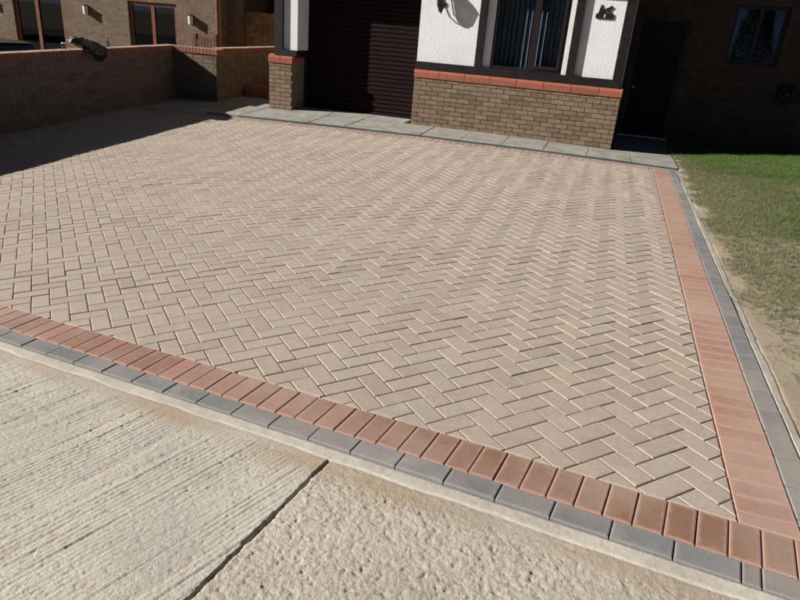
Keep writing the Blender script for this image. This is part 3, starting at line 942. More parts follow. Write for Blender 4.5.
# red plinth course: sloped-top bricks side by side
def sill_run(x0, x1, y0, parent, l=0.215):
    x = x0; n = 0
    while x < x1 - 0.02:
        b = min(x + l, x1)
        prof = [(y0, ZS0 + 0.004), (y0 + 0.14, ZS0 + 0.004), (y0 + 0.14, ZS1 + 0.012), (y0 + 0.062, ZS1 + 0.010), (y0 + 0.008, ZS1 - 0.035), (y0, ZS1 - 0.05)]
        mb = MB().prism(prof, x + 0.002, b - 0.002, 'x')
        mb.build('sill_brick', M['sill_brick'], parent)
        x = b + 0.003
course = box('plinth_course', XG + 0.01, XR - 0.01, YF + 0.02, YF + 0.2, ZS0 - 0.002, ZS1 - 0.06, M['mortar'], house)
sill_run(XG - 0.01, XR + 0.012, YF - 0.018, course, 0.44)
course2 = box('plinth_course', XL + 0.01, XP - 0.01, YF + 0.02, YF + 0.5, ZS0 - 0.002, ZS1 - 0.06, M['mortar'], house)
sill_run(XL - 0.012, XP + 0.012, YF - 0.018, course2, 0.24)
mb = MB(); mb.prism([(XP + 0.012, ZS0 + 0.004), (XP + 0.012, ZS1 - 0.05), (XP - 0.05, ZS1 + 0.01), (XP - 0.1, ZS1 + 0.01), (XP - 0.1, ZS0 + 0.004)], YF + 0.125, YF + 0.5, 'y')
mb.build('sill_brick', M['sill_brick'], course2)

YR = YF + 0.062                  # face of the render
YB = YF + 0.012                  # face of the timbers
ZT = 5.2                         # eaves
WX0, WX1 = -1.968, -0.790        # window opening
WZ0, WZ1 = 1.105, 2.30
def wall(name, x0, x1, z0, z1, mat='render', y0=YR, y1=YR + 0.22):
    return box(name, x0, x1, y0, y1, z0, z1, M[mat], house)
wall('render_panel', XG, WX0, ZS1 - 0.06, WZ1)
wall('render_panel', WX1, XR - 0.02, ZS1 - 0.06, WZ1)
wall('render_panel', WX0, WX1, ZS1 - 0.06, WZ0 - 0.02)
wall('render_panel', XL + 0.1, XR - 0.02, 2.34, ZT)
RX0, RX1 = -5.93, -5.495         # rendered pillar
wall('render_panel', RX0 + 0.01, RX1, 1.083, 2.34, y1=YF + 0.52)
box('lintel', RX1 + 0.001, XG - 0.001, YR + 0.001, YR + 0.22, 2.262, 2.339, M['timber'], house)
# timbers
def beam(x0, x1, z0, z1, y0=YB, y1=YR + 0.05):
    return box('timber_beam', x0, x1, y0, y1, z0, z1, M['timber'], house, 0.004)
beam(XG, XR - 0.03, ZS1 - 0.005, 1.104)
beam(-2.222, -2.100, 1.106, 2.30); beam(-0.712, -0.585, 1.106, 2.30)
beam(0.026, 0.172, 1.106, 2.30, YB, YR + 0.2)
beam(XG, 0.172, 2.302, 2.42)
beam(RX0, -5.765, 1.086, 2.30, YB, YR + 0.2)
beam(RX0, RX1 + 0.012, ZS1 - 0.005, 1.082, YB, YF + 0.53)
box('pillar_core', RX0 + 0.05, XP - 0.03, YF + 0.14, YF + 0.50, ZS1 - 0.055, ZS1 - 0.006, M['mortar'], house)
# the side and back walls, room and roof
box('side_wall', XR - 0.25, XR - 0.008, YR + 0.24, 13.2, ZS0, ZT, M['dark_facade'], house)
box('side_wall', XL + 0.1, XL + 0.3, YR + 0.24, 20.0, -0.3, ZT, M['facade'], house)
box('partition', XG + 0.001, XG + 0.12, YR + 0.221, 15.5, -0.2, 2.6, M['room'], house)
box('room_floor', XG + 0.121, XR - 0.251, YR + 0.221, 15.5, -0.2, 0.1, M['room'], house)
box('ceiling', XL + 0.301, XR - 0.251, YR + 0.221, 15.5, 2.601, 2.7, M['room'], house)
box('back_wall', XL + 0.301, XR - 0.251, 15.501, 15.7, -0.2, ZT, M['room'], house)
ridge_x = (XL + XR) / 2; ridge_z = 7.8
mb = MB()
mb.prism([(XL - 0.35, ZT - 0.15), (ridge_x, ridge_z), (XR + 0.35, ZT - 0.15), (XR + 0.35, ZT - 0.02), (ridge_x, ridge_z + 0.15), (XL - 0.35, ZT - 0.02)], YF - 0.12, 18.0, 'y')
mb.build('roof', M['rooftile'], house)
MB().prism([(XL + 0.1, ZT + .002), (XR - 0.02, ZT + .002), (ridge_x, ridge_z - 0.1)], YR, YR + 0.2, 'y').build('gable', M['render'], house)
# main block to the right, in the shade of the front wing
YM = 13.2
DX0, DX1 = 0.32, 1.16            # front door
MX0, MX1, MZ0, MZ1 = 1.83, 2.68, 1.485, 2.42
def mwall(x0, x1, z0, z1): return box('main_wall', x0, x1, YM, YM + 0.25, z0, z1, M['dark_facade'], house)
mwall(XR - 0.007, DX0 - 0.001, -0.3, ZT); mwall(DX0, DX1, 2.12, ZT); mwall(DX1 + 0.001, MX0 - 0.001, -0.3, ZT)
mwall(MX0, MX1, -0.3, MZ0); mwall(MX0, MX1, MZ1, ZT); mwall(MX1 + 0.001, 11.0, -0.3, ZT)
mb = MB(); mb.prism([(YM - 0.4, ZT - 0.15), (16.5, 7.4), (20.5, ZT - 0.15), (20.5, ZT), (16.5, 7.55), (YM - 0.4, ZT)], XR + 0.36, 11.4, 'x')
mb.build('roof', M['rooftile'], house)
box('room_wall', XR, 11, 16.0, 16.2, -0.3, ZT, M['room'], house)
box('room_wall', 10.8, 11, YM + 0.251, 15.999, -0.3, ZT, M['room'], house)

def casement(parent, x0, x1, z0, z1, y, fw, mat, mulls, glass, depth=0.07, name='window'):
    """frame > panes; mulls = x positions of mullions"""
    w_ = MB()
    w_.box(x0, x0 + fw, y, y + depth, z0, z1); w_.box(x1 - fw, x1, y, y + depth, z0, z1)
    w_.box(x0 + fw, x1 - fw, y, y + depth, z0, z0 + fw); w_.box(x0 + fw, x1 - fw, y, y + depth, z1 - fw, z1)
    win = w_.build(name, M[mat], parent)
    xs = [x0 + fw]
    for mx in mulls:
        box('mullion', mx - fw * 0.55, mx + fw * 0.55, y - 0.004, y + depth, z0 + fw + 0.001, z1 - fw - 0.001, M[mat], win)
        xs += [mx - fw * 0.55, mx + fw * 0.55]
    xs.append(x1 - fw)
    for a, b in zip(xs[::2], xs[1::2]):
        box('pane', a + 0.001, b - 0.001, y + depth * 0.5, y + depth * 0.5 + 0.004, z0 + fw + 0.001, z1 - fw - 0.001, M[glass], win)
    return win
WY = YR + 0.012
win = casement(house, WX0, WX1, WZ0, WZ1, WY, 0.045, 'frame', [-1.325], 'glass')
# opening sash on the right-hand light
mb = MB(); sx0, sx1, sz0, sz1 = -1.298, WX1 - 0.047, WZ0 + 0.047, WZ1 - 0.047; fw = 0.05
mb.box(sx0, sx0 + fw, WY - 0.016, WY + 0.02, sz0, sz1); mb.box(sx1 - fw, sx1, WY - 0.016, WY + 0.02, sz0, sz1)
mb.box(sx0 + fw, sx1 - fw, WY - 0.016, WY + 0.02, sz0, sz0 + fw); mb.box(sx0 + fw, sx1 - fw, WY - 0.016, WY + 0.02, sz1 - fw, sz1)
mb.build('sash', M['frame'], win)
box('sill', WX0 - 0.02, WX1 + 0.02, WY - 0.05, WY + 0.02, WZ0 - 0.018, WZ0 - 0.001, M['frame'], win)
# blinds inside
blind = empty('vertical_blind', (-1.38, YR + 0.2, WZ0), 'grey blue vertical slat blind hanging inside the front window', 'blind')
box('headrail', WX0 + 0.03, WX1 - 0.03, YR + 0.155, YR + 0.195, 2.22, 2.26, M['white'], blind)
x = WX0 + 0.07
while x < WX1 - 0.05:
    a = math.radians(-32) + random.gauss(0, 0.05); c, s = math.cos(a) * 0.043, math.sin(a) * 0.043
    yb = YR + 0.175
    pts = []
    for u, bow in ((-1, 0), (-0.33, 0.006), (0.33, 0.006), (1, 0)):
        pts.append((x + c * u - math.sin(a) * bow, yb + s * u + math.cos(a) * bow))
    V = [(px_, py_, WZ0 + 0.03) for px_, py_ in pts] + [(px_, py_, 2.22) for px_, py_ in pts]
    mesh_obj('slat', V, [(i, i + 1, i + 5, i + 4) for i in range(3)], M['blind'], blind, True)
    x += 0.079
# garage door: horizontal slats in a dark frame
YD = 11.765
gd = MB(); gd.box(XP + 0.012, XP + 0.06, YD - 0.02, YD + 0.05, 0.0, 2.4); gd.box(XG - 0.05, XG - 0.001, YD - 0.02, YD + 0.05, 0.0, 2.4); gd.box(XP + 0.06, XG - 0.05, YD - 0.02, YD + 0.05, 2.3, 2.4)
gdoor = gd.build('garage_door', M['frame'], house)
z = 0.035; sh = 0.0765
prof = [(0.0, 0.0), (-0.004, 0.004), (-0.011, 0.02), (-0.013, 0.038), (-0.011, 0.056), (-0.004, 0.070), (0.0, 0.0745), (0.012, 0.0745), (0.012, 0.0)]
sme = MB().prism([(YD + a, b) for a, b in prof], XP + 0.061, XG - 0.051, 'x')
while z < 2.28:
    o = mesh_obj('slat', [(v[0], v[1], v[2] + z) for v in sme.v], sme.f, M['garage'], gdoor); z += sh
box('bottom_seal', XP + 0.061, XG - 0.051, YD - 0.012, YD + 0.02, 0.018, 0.034, M['black'], gdoor)
box('garage_side', XG + 0.002, XG + 0.2, YF + 0.301, YD + 0.1, -0.2, 2.26, M['brick'], house)
box('garage_back', XP - 0.3, XG, YD + 0.4, YD + 0.5, -0.2, 2.6, M['black'], house)
# front door in the shade
fd = MB(); fd.box(DX0, DX0 + 0.05, YM + 0.05, YM + 0.13, 0.06, 2.119); fd.box(DX1 - 0.05, DX1, YM + 0.05, YM + 0.13, 0.06, 2.119); fd.box(DX0 + 0.05, DX1 - 0.05, YM + 0.05, YM + 0.13, 2.07, 2.119)
fdoor = fd.build('front_door', M['frame'], house)
box('door_leaf', DX0 + 0.051, DX1 - 0.051, YM + 0.07, YM + 0.12, 0.09, 2.069, M['door'], fdoor)
for zz in (0.3, 1.0):
    box('door_panel', DX0 + 0.16, DX1 - 0.16, YM + 0.058, YM + 0.069, zz, zz + 0.55, M['door'], fdoor, 0.008)
mb = MB(); mb.tube([(DX0 + 0.095, YM + 0.069, 0.93), (DX0 + 0.095, YM + 0.03, 0.93)], [0.012, 0.012], 10); mb.tube([(DX0 + 0.095, YM + 0.036, 0.93), (DX0 + 0.095, YM + 0.02, 0.93), (DX0 + 0.095, YM + 0.002, 0.93)], [0.022, 0.032, 0.02], 12)
mb.build('knob', M['steel'], fdoor, True)
box('threshold', DX0 - 0.02, DX1 + 0.02, YM - 0.10, YM + 0.12, 0.055, 0.085, M['steel'], fdoor, 0.006)
box('door_step', DX0 - 0.06, DX1 + 0.06, YM - 0.26, YM - 0.001, -0.1, 0.052, M['mortar'], house, 0.01)
box('door_blocking', DX0, DX1, YM + 0.131, YM + 0.25, 0.0, 2.12, M['room'], house)
win2 = casement(house, MX0 + 0.002, MX1 - 0.002, MZ0 + 0.002, MZ1 - 0.002, YM + 0.06, 0.055, 'frame', [2.25], 'glass')
box('sill', MX0 - 0.04, MX1 + 0.04, YM - 0.04, YM + 0.06, MZ0 - 0.03, MZ0 - 0.001, M['frame'], win2)

# lantern
lan = empty('wall_lantern', (-2.86, YR, 2.05), 'black wall lantern with glass sides beside the garage', 'lamp')
LXc, LYc = -2.862, YR - 0.135
MB().tube([(LXc, YR - 0.001, 2.02), (LXc, YR - 0.02, 2.02)], [0.055, 0.045], 14).build('back_plate', M['black'], lan)
MB().tube([(LXc, YR - 0.01, 2.02), (LXc, YR - 0.05, 1.90), (LXc, YR - 0.10, 1.875), (LXc, LYc, 1.90)], 0.010, 8).build('bracket', M['black'], lan, True)
mb = MB(); mb.tube([(LXc, LYc, 1.885), (LXc, LYc, 1.90), (LXc, LYc, 1.925), (LXc, LYc, 1.975)], [0.012, 0.03, 0.042, 0.058], 6); mb.build('base_cup', M['black'], lan)
mb = MB()
for k in range(6):
    a = k * math.pi / 3
    mb.tube([(LXc + 0.056 * math.cos(a), LYc + 0.056 * math.sin(a), 1.97), (LXc + 0.082 * math.cos(a), LYc + 0.082 * math.sin(a), 2.19)], 0.006, 6)
mb.build('cage', M['black'], lan)
mb = MB(); mb.tube([(LXc, LYc, 1.976), (LXc, LYc, 2.189)], [0.052, 0.077], 6, False); mb.build('glass', M['darkglass'], lan)
mb = MB(); mb.tube([(LXc, LYc, 2.19), (LXc, LYc, 2.205), (LXc, LYc, 2.27), (LXc, LYc, 2.31), (LXc, LYc, 2.34)], [0.085, 0.098, 0.055, 0.012, 0.006], 6); mb.build('cap', M['black'], lan)

# house number plaque
plq = empty('number_plaque', (-0.27, YR, 1.98), 'black metal house number plaque with animal silhouette on white render', 'plaque')
def sil(name, pts, y0=YR - 0.016, y1=YR - 0.006, mat='black'):
    return MB().prism(pts, y0, y1, 'y').build(name, M[mat], plq)
PX, PZ = -0.405, 1.972
sil('plate', [(PX, PZ + 0.008), (PX + 0.008, PZ), (PX + 0.256, PZ), (PX + 0.264, PZ + 0.008), (PX + 0.268, PZ + 0.062), (PX + 0.255, PZ + 0.080), (PX + 0.03, PZ + 0.080), (PX, PZ + 0.062)])
sil('pointed_figure', [(PX + 0.03, PZ + 0.08), (PX + 0.13, PZ + 0.08), (PX + 0.11, PZ + 0.13), (PX + 0.085, PZ + 0.155), (PX + 0.062, PZ + 0.21), (PX + 0.052, PZ + 0.165), (PX + 0.04, PZ + 0.12)])
sil('animal_figure', [(PX + 0.12, PZ + 0.08), (PX + 0.138, PZ + 0.08), (PX + 0.148, PZ + 0.112), (PX + 0.18, PZ + 0.105), (PX + 0.192, PZ + 0.08), (PX + 0.208, PZ + 0.08),
    (PX + 0.205, PZ + 0.12), (PX + 0.222, PZ + 0.150), (PX + 0.245, PZ + 0.165), (PX + 0.232, PZ + 0.182), (PX + 0.205, PZ + 0.195), (PX + 0.18, PZ + 0.165), (PX + 0.14, PZ + 0.152), (PX + 0.118, PZ + 0.125)])
sil('number', [(PX + 0.125, PZ + 0.018), (PX + 0.141, PZ + 0.018), (PX + 0.144, PZ + 0.068), (PX + 0.128, PZ + 0.066)], YR - 0.018, YR - 0.0165, 'white')

# hose reel on the shaded wall
hr = empty('hose_reel', (2.93, YM, 1.05), 'round hose reel on the shaded brick wall below the window', 'hose reel')
def ring(name, cx, cz, R, r, y, mat, seg=28):
    pts = [(cx + R * math.cos(2 * math.pi * i / seg), y, cz + R * math.sin(2 * math.pi * i / seg)) for i in range(seg + 1)]
    return MB().tube(pts, r, 8, False).build(name, M[mat], hr, True)
ring('rim', 2.935, 1.055, 0.155, 0.014, YM - 0.20, 'tyre'); ring('rim', 2.935, 1.055, 0.155, 0.014, YM - 0.05, 'black')
for k in range(3):
    ring('hose_coil', 2.935, 1.055, 0.105, 0.02, YM - 0.08 - k * 0.04, 'black')
MB().tube([(2.935, YM - 0.002, 1.055), (2.935, YM - 0.215, 1.055)], 0.035, 12).build('hub', M['black'], hr)
box('bracket', 2.87, 3.0, YM - 0.03, YM - 0.001, 0.99, 1.12, M['black'], hr)

# ================================================================== BOUNDARY WALL
bw = empty('boundary_wall', (-8.36, 8.0, -0.2), 'brick boundary wall with red coping stepping round the left of the driveway', 'wall')
def wt(y): return 0.735 + 0.029 * (y - 7.5)      # underside of the coping on the long run
YRW = 11.47                                   # face of the return
XW2 = -7.29                                   # face of the back run
mb = MB()
ws = []
def wall_core(verts): mb.add(verts, [(0, 3, 2, 1), (4, 5, 6, 7), (0, 1, 5, 4), (1, 2, 6, 5), (2, 3, 7, 6), (3, 0, 4, 7)])
xa, xb = -8.455, -8.256
y0, y1 = 2.4, YRW + 0.2
wall_core([(xa, y0, -0.9), (xb, y0, -0.9), (xb, y1, -0.9), (xa, y1, -0.9), (xa, y0, wt(y0)), (xb, y0, wt(y0)), (xb, y1, wt(y1)), (xa, y1, wt(y1))])
zc = wt(11.4)
wall_core([(xb, YRW + 0.006, -0.9), (XW2 - 0.006, YRW + 0.006, -0.9), (XW2 - 0.006, YRW + 0.2, -0.9), (xb, YRW + 0.2, -0.9), (xb, YRW + 0.006, zc), (XW2 - 0.006, YRW + 0.006, zc), (XW2 - 0.006, YRW + 0.2, zc), (xb, YRW + 0.2, zc)])
zd = zc + 0.02
wall_core([(XW2 - 0.205, YRW + 0.2, -0.9), (XW2 - 0.006, YRW + 0.2, -0.9), (XW2 - 0.006, 15.4, -0.9), (XW2 - 0.205, 15.4, -0.9), (XW2 - 0.205, YRW + 0.2, zd), (XW2 - 0.006, YRW + 0.2, zd), (XW2 - 0.006, 15.4, zd + 0.04), (XW2 - 0.205, 15.4, zd + 0.04)])
core = mb.build('mortar_core', M['mortar'], bw)
# bricks of the face towards the drive; courses follow the slight fall of the wall
for c in range(15):
    h, j = 0.065, 0.01
    s = -0.1125 if c % 2 else 0.0
    while s < YRW - 2.4:
        a = max(s, 0.0); b = min(s + 0.215, YRW - 2.4); ym = 2.4 + (a + b) / 2
        zz = wt(ym) - 0.005 - (c + 0.5) * (h + j)
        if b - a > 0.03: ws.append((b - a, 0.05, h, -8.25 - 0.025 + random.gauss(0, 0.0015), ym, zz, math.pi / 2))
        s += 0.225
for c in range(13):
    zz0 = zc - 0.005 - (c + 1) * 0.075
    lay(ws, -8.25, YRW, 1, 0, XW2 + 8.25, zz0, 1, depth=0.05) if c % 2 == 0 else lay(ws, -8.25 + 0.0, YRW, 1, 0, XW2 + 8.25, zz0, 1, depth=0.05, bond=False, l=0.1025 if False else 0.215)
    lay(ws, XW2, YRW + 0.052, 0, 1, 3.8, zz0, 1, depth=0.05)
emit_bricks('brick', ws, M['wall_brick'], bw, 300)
# brick-on-edge coping
cs = []
y = 2.42
cop = []
while y < YRW + 0.13:
    z0 = wt(y); cop.append((-8.475, -8.238, y, y + 0.0675, z0)); y += 0.0755
cs_me = {}
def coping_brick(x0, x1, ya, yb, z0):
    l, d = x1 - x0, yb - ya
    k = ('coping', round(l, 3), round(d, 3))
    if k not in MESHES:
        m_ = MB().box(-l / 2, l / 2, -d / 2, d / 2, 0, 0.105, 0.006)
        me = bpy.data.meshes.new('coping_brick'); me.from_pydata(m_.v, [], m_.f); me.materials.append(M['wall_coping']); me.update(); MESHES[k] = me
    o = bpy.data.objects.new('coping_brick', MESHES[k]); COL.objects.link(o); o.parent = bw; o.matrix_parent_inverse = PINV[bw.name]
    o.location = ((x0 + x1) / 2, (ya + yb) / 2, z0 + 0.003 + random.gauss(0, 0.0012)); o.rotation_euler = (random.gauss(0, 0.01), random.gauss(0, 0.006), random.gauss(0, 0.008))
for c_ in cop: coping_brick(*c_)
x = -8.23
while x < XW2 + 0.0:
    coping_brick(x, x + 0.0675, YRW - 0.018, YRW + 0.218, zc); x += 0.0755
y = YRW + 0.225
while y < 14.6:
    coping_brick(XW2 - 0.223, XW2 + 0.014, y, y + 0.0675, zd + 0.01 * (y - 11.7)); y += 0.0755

# brick steps in the yard behind the pillar
stp = empty('brick_steps', (-6.7, 13.0, 0.0), 'low dark red brick steps against the back run of boundary wall', 'steps')
sb = []
for (x0, x1, ya, yb, z0, n) in ((-7.2, -6.1, 12.40, 12.95, -0.02, 4), (-6.9, -6.1, 12.97, 13.6, 0.0, 6)):
    MB().box(x0 + .004, x1 - .004, ya + .004, yb - .004, z0 - 0.1, z0 + n * 0.075 - 0.012).build('step_core', M['mortar'], stp)
    lay(sb, x0, ya, 1, 0, x1 - x0, z0, n, depth=0.1)
    lay(sb, x0, yb, 0, -1, yb - ya, z0, n, depth=0.05)
    lay(sb, x0 + 0.0, ya + 0.2, 1, 0, x1 - x0, z0 + n * 0.075 - 0.070, 1, depth=0.094); lay(sb, x0, ya + 0.3, 1, 0, x1 - x0, z0 + n * 0.075 - 0.070, 1, depth=0.094); lay(sb, x0, ya + 0.4, 1, 0, x1 - x0, z0 + n * 0.075 - 0.070, 1, depth=0.094)
emit_bricks('brick', sb, M['coping'], stp, 120)

# ================================================================== THINGS ON AND BEHIND THE WALL
def blob(name, cx, cy, cz, rx, ry, rz, mat, parent, seed, bumpy=0.25, rot=0.0, sag=None):
    bm = bmesh.new(); bmesh.ops.create_icosphere(bm, subdivisions=4, radius=1.0)
    P = np.array([v.co[:] for v in bm.verts])
    n = fbm(P[:, 0] * 2.1 + seed, P[:, 1] * 2.1 + P[:, 2] * 1.7 + seed * 3, 4, seed)
    n2 = fbm(P[:, 0] * 3 + P[:, 2] * 2.5, P[:, 1] * 3 - P[:, 2] * 1.5, 2, seed + 2)
    for v, a, b in zip(bm.verts, n, n2):
        s = 1 + bumpy * (a - 0.5) * 2 + (0.45 if 'bag' in name or 'panel' in name else 0.0) * (abs(b - 0.5) * 2 - 0.25)
        x, y, z = v.co.x * s * rx, v.co.y * s * ry, v.co.z * s * rz
        c, sn = math.cos(rot), math.sin(rot)
        x, y = x * c - y * sn, x * sn + y * c
        if sag: x, y, z = sag(x, y, z)
        v.co = Vector((cx + x, cy + y, cz + z))
    me = bpy.data.meshes.new(name); bm.to_mesh(me); bm.free(); me.materials.append(mat)
    me.polygons.foreach_set('use_smooth', [True] * len(me.polygons))
    o = bpy.data.objects.new(name, me); link(o, parent); PINV[o.name] = Matrix.Identity(4)
    return o
bag = empty('bag', (-8.36, 9.35, 0.9), 'black patterned plastic bag slumped over the boundary wall top', 'bag')
def sag(x, y, z):
    # hangs over the drive side of the wall
    if x > 0.10: z -= (x - 0.10) * 1.6
    return x, y, z
blob('bag_body', -8.33, 9.30, 0.975, 0.17, 0.36, 0.085, M['bag'], bag, 3, 0.35, 0.1, lambda x, y, z: sag(x, y, z - 0.22 * (y + 0.1)))
blob('bag_fold', -8.235, 9.46, 0.83, 0.045, 0.15, 0.12, M['bag'], bag, 9, 0.4)
blob('printed_panel', -8.245, 9.16, 0.985, 0.10, 0.13, 0.055, M['bagprint'], bag, 13, 0.2)
bt = empty('bottle', (-8.36, 9.83, 0.91), 'small green glass bottle standing on the boundary wall', 'bottle')
mb = MB(); mb.tube([(-8.36, 9.83, 0.912), (-8.36, 9.83, 0.92), (-8.36, 9.83, 0.99), (-8.36, 9.83, 1.02), (-8.36, 9.83, 1.08)], [0.026, 0.03, 0.03, 0.012, 0.010], 14)
mb.build('glass_body', M['bottle'], bt, True)
MB().tube([(-8.36, 9.83, 1.0805), (-8.36, 9.83, 1.092)], 0.012, 10).build('cap', M['white'], bt)
jr = empty('glass_jar', (-8.36, 8.82, 0.88), 'small clear glass jar on the wall left of the black bag', 'jar')
zj = wt(8.82) + 0.11
MB().tube([(-8.36, 8.82, zj), (-8.36, 8.82, zj + 0.005), (-8.36, 8.82, zj + 0.075), (-8.36, 8.82, zj + 0.085)], [0.034, 0.038, 0.038, 0.030], 14).build('jar_body', m_glass('clear jar glass', (0.85, 0.86, 0.84), 1.9), jr, True)
MB().tube([(-8.36, 8.82, zj + 0.0855), (-8.36, 8.82, zj + 0.10)], 0.033, 14).build('lid', M['white'], jr)

# neighbour's house
YN = 17.0
nb = empty('neighbour_house', (-18, YN, -0.6), 'brown brick neighbouring house with red brown windows behind the wall', 'house')
openings = [(-17.86, -15.98, -0.55, 2.15), (-13.66, -12.04, 0.15, 1.735)]
def nwall(x0, x1, z0, z1): return box('brick_wall', x0, x1, YN, YN + 0.3, z0, z1, M['facade'], nb)
nwall(-27, openings[0][0] - .001, -1, 5.2); nwall(openings[0][0], openings[0][1], openings[0][3], 5.2); nwall(openings[0][0], openings[0][1], -1, openings[0][2])
nwall(openings[0][1] + .001, openings[1][0] - .001, -1, 5.2); nwall(openings[1][0], openings[1][1], openings[1][3], 5.2); nwall(openings[1][0], openings[1][1], -1, openings[1][2])
nwall(openings[1][1] + .001, -10.62, -1, 5.2)
box('side_wall', -10.92, -10.621, YN + 0.301, 25, -1, 5.2, M['facade'], nb)
box('inner_wall', -27, -11, YN + 3, YN + 3.2, -1, 5, M['room'], nb)
box('inner_floor', -26.9, -10.93, YN + 0.31, YN + 2.99, -1, -0.5, M['room'], nb)
box('ceiling', -26.9, -10.93, YN + 0.31, YN + 2.99, 2.4, 2.5, M['room'], nb)
mb = MB(); mb.prism([(YN - 0.3, 5.1), (21.5, 8.0), (26, 5.1), (26, 5.25), (21.5, 8.15), (YN - 0.3, 5.25)], -27.4, -10.3, 'x'); mb.build('roof', M['rooftile'], nb)
d = casement(nb, -17.858, -15.982, -0.54, 2.148, YN + 0.06, 0.11, 'mahogany', [-17.0], 'darkglass', name='french_window')
box('curtain', -16.62, -16.40, YN + 0.30, YN + 0.33, -0.5, 2.1, M['curtain'], d)
box('sill', -17.9, -15.94, YN - 0.05, YN + 0.06, -0.6, -0.541, M['mahogany'], d)
box('midrail', -16.93, -16.1, YN + 0.055, YN + 0.125, 0.02, 0.14, M['mahogany'], d)
d = casement(nb, -13.658, -12.042, 0.152, 1.733, YN + 0.06, 0.10, 'mahogany', [-12.86], 'darkglass')
box('sill', -13.72, -11.98, YN - 0.06, YN + 0.06, 0.10, 0.149, M['mahogany'], d)
MB().tube([(-10.66, YN - 0.07, -0.8), (-10.66, YN - 0.07, 5.0)], 0.055, 12).build('downpipe', M['mahogany'], nb)
box('corner_pier', -10.60, -10.22, YN + 0.35, YN + 0.6, -1, 2.6, M['facade'], nb)
def wall_light(x, z, label):
    wl = empty('wall_light', (x, YN, z), label, 'lamp', 'small lights on the neighbouring house')
    box('back_plate', x - 0.05, x + 0.05, YN - 0.015, YN - 0.001, z - 0.14, z + 0.12, M['black'], wl, 0.004)
    box('lamp_body', x - 0.03, x + 0.03, YN - 0.17, YN - 0.0155, z - 0.12, z + 0.10, M['white'], wl, 0.01)
    box('cap', x - 0.035, x + 0.035, YN - 0.18, YN - 0.0152, z + 0.101, z + 0.125, M['black'], wl, 0.004)
wall_light(-15.08, 1.40, 'small wall light right of the french window')
wall_light(-11.52, 1.37, 'small wall light right of the two pane window')
wall_light(-18.75, 1.42, 'small wall light left of the french window')
# red stained gate showing above the return wall
gt = empty('wooden_gate', (-9.6, 14.2, -0.3), 'dark red slatted wooden gate between posts behind the return wall', 'gate')
GY = 14.2
box('post', -9.66, -9.55, GY, GY + 0.1, -0.7, 1.115, M['oldwood'], gt, 0.006); box('post', -9.10, -9.0, GY, GY + 0.1, -0.7, 1.13, M['oldwood'], gt, 0.006)
box('rail', -9.549, -9.101, GY + 0.02, GY + 0.06, 0.99, 1.05, M['oldwood'], gt); box('rail', -9.549, -9.101, GY + 0.02, GY + 0.06, 0.05, 0.13, M['oldwood'], gt)
x = -9.53
while x < -9.13:
    box('slat', x, x + 0.05, GY + 0.0, GY + 0.019, 0.0, 1.0, M['oldwood'], gt); x += 0.085
# board fence
fn = empty('board_fence', (-9.5, 17.6, -0.5), 'upright board timber fence between the two houses', 'fence')
x = -10.2
while x < -6.0:
    box('board', x, x + 0.138, 17.6 + random.uniform(0, 0.008), 17.62 + random.uniform(0, 0.008), -0.7, 1.70 + random.uniform(-0.006, 0.006), M['fence'], fn); x += 0.143
for zz in (-0.2, 0.7, 1.45): box('rail', -10.2, -6.0, 17.63, 17.68, zz, zz + 0.09, M['fence'], fn)

# conifer behind the fence, in the neighbour's shade
def m_leaf():
    k = NT('conifer leaf'); c = k.ramp(k.rnd(), [(0, (0.02, 0.035, 0.015)), (0.5, (0.03, 0.055, 0.02)), (1, (0.045, 0.07, 0.028))])
    return k.fin(c, 0.7, 0.3)
M['leaf'] = m_leaf(); M['bark'] = plain('bark', (0.07, 0.05, 0.035), 0.9, 0.2, var=0.3, bump=0.6, bscale=20)
def tree(x, y, label, H, rad, n, z0=-0.6):
    t = empty('tree', (x, y, z0), label, 'tree')
    pts = [(x, y, z0), (x + 0.05, y, z0 + H * 0.3), (x - 0.03, y + 0.05, z0 + H * 0.65), (x, y, z0 + H * 0.95)]
    mb = MB(); mb.tube(pts, [0.14, 0.11, 0.07, 0.02], 10)
    for k in range(14):
        zz = z0 + H * (0.12 + 0.05 * k); a = k * 2.4; r = rad * (1 - 0.05 * k)
        mb.tube([(x, y, zz), (x + math.cos(a) * r * 0.5, y + math.sin(a) * r * 0.5, zz + 0.15), (x + math.cos(a) * r * 0.9, y + math.sin(a) * r * 0.9, zz + 0.2)], [0.035, 0.022, 0.006], 6)
    mb.build('trunk', M['bark'], t, True)
    u = RNG.random(n); a = RNG.uniform(0, 2 * np.pi, n); hh = z0 + H * (0.06 + 0.94 * u)
    cl = vnoise(a * 2.2, hh * 2.5, 12)
    rr = rad * (1 - u ** 1.6 * 0.85) * (0.45 + 0.55 * np.sqrt(RNG.random(n))) * (0.7 + 0.5 * cl)
    C = np.stack([x + rr * np.cos(a), y + rr * np.sin(a), hh], 1)
    d1 = RNG.normal(size=(n, 3)); d1 /= np.linalg.norm(d1, axis=1, keepdims=True); d2 = RNG.normal(size=(n, 3)); d2 = np.cross(d1, d2); d2 /= np.linalg.norm(d2, axis=1, keepdims=True)
    s = RNG.uniform(0.03, 0.07, (n, 1))
    V = np.stack([C - d1 * s, C + d2 * s * 0.35, C + d1 * s, C - d2 * s * 0.35], 1).reshape(-1, 3)
    np_mesh('crown', V, np.arange(4 * n).reshape(-1, 4), M['leaf'], t)
tree(-9.6, 20.3, 'dark conifer behind the board fence', 5.2, 1.6, 26000)
tree(-7.4, 21.0, 'dark conifer hidden partly by the white pillar', 5.0, 1.6, 20000)

# round tree across the road, mirrored in the shaded window
tree(6.0, -9.0, 'round garden tree across the road mirrored in the window', 4.6, 1.25, 16000, -0.1)

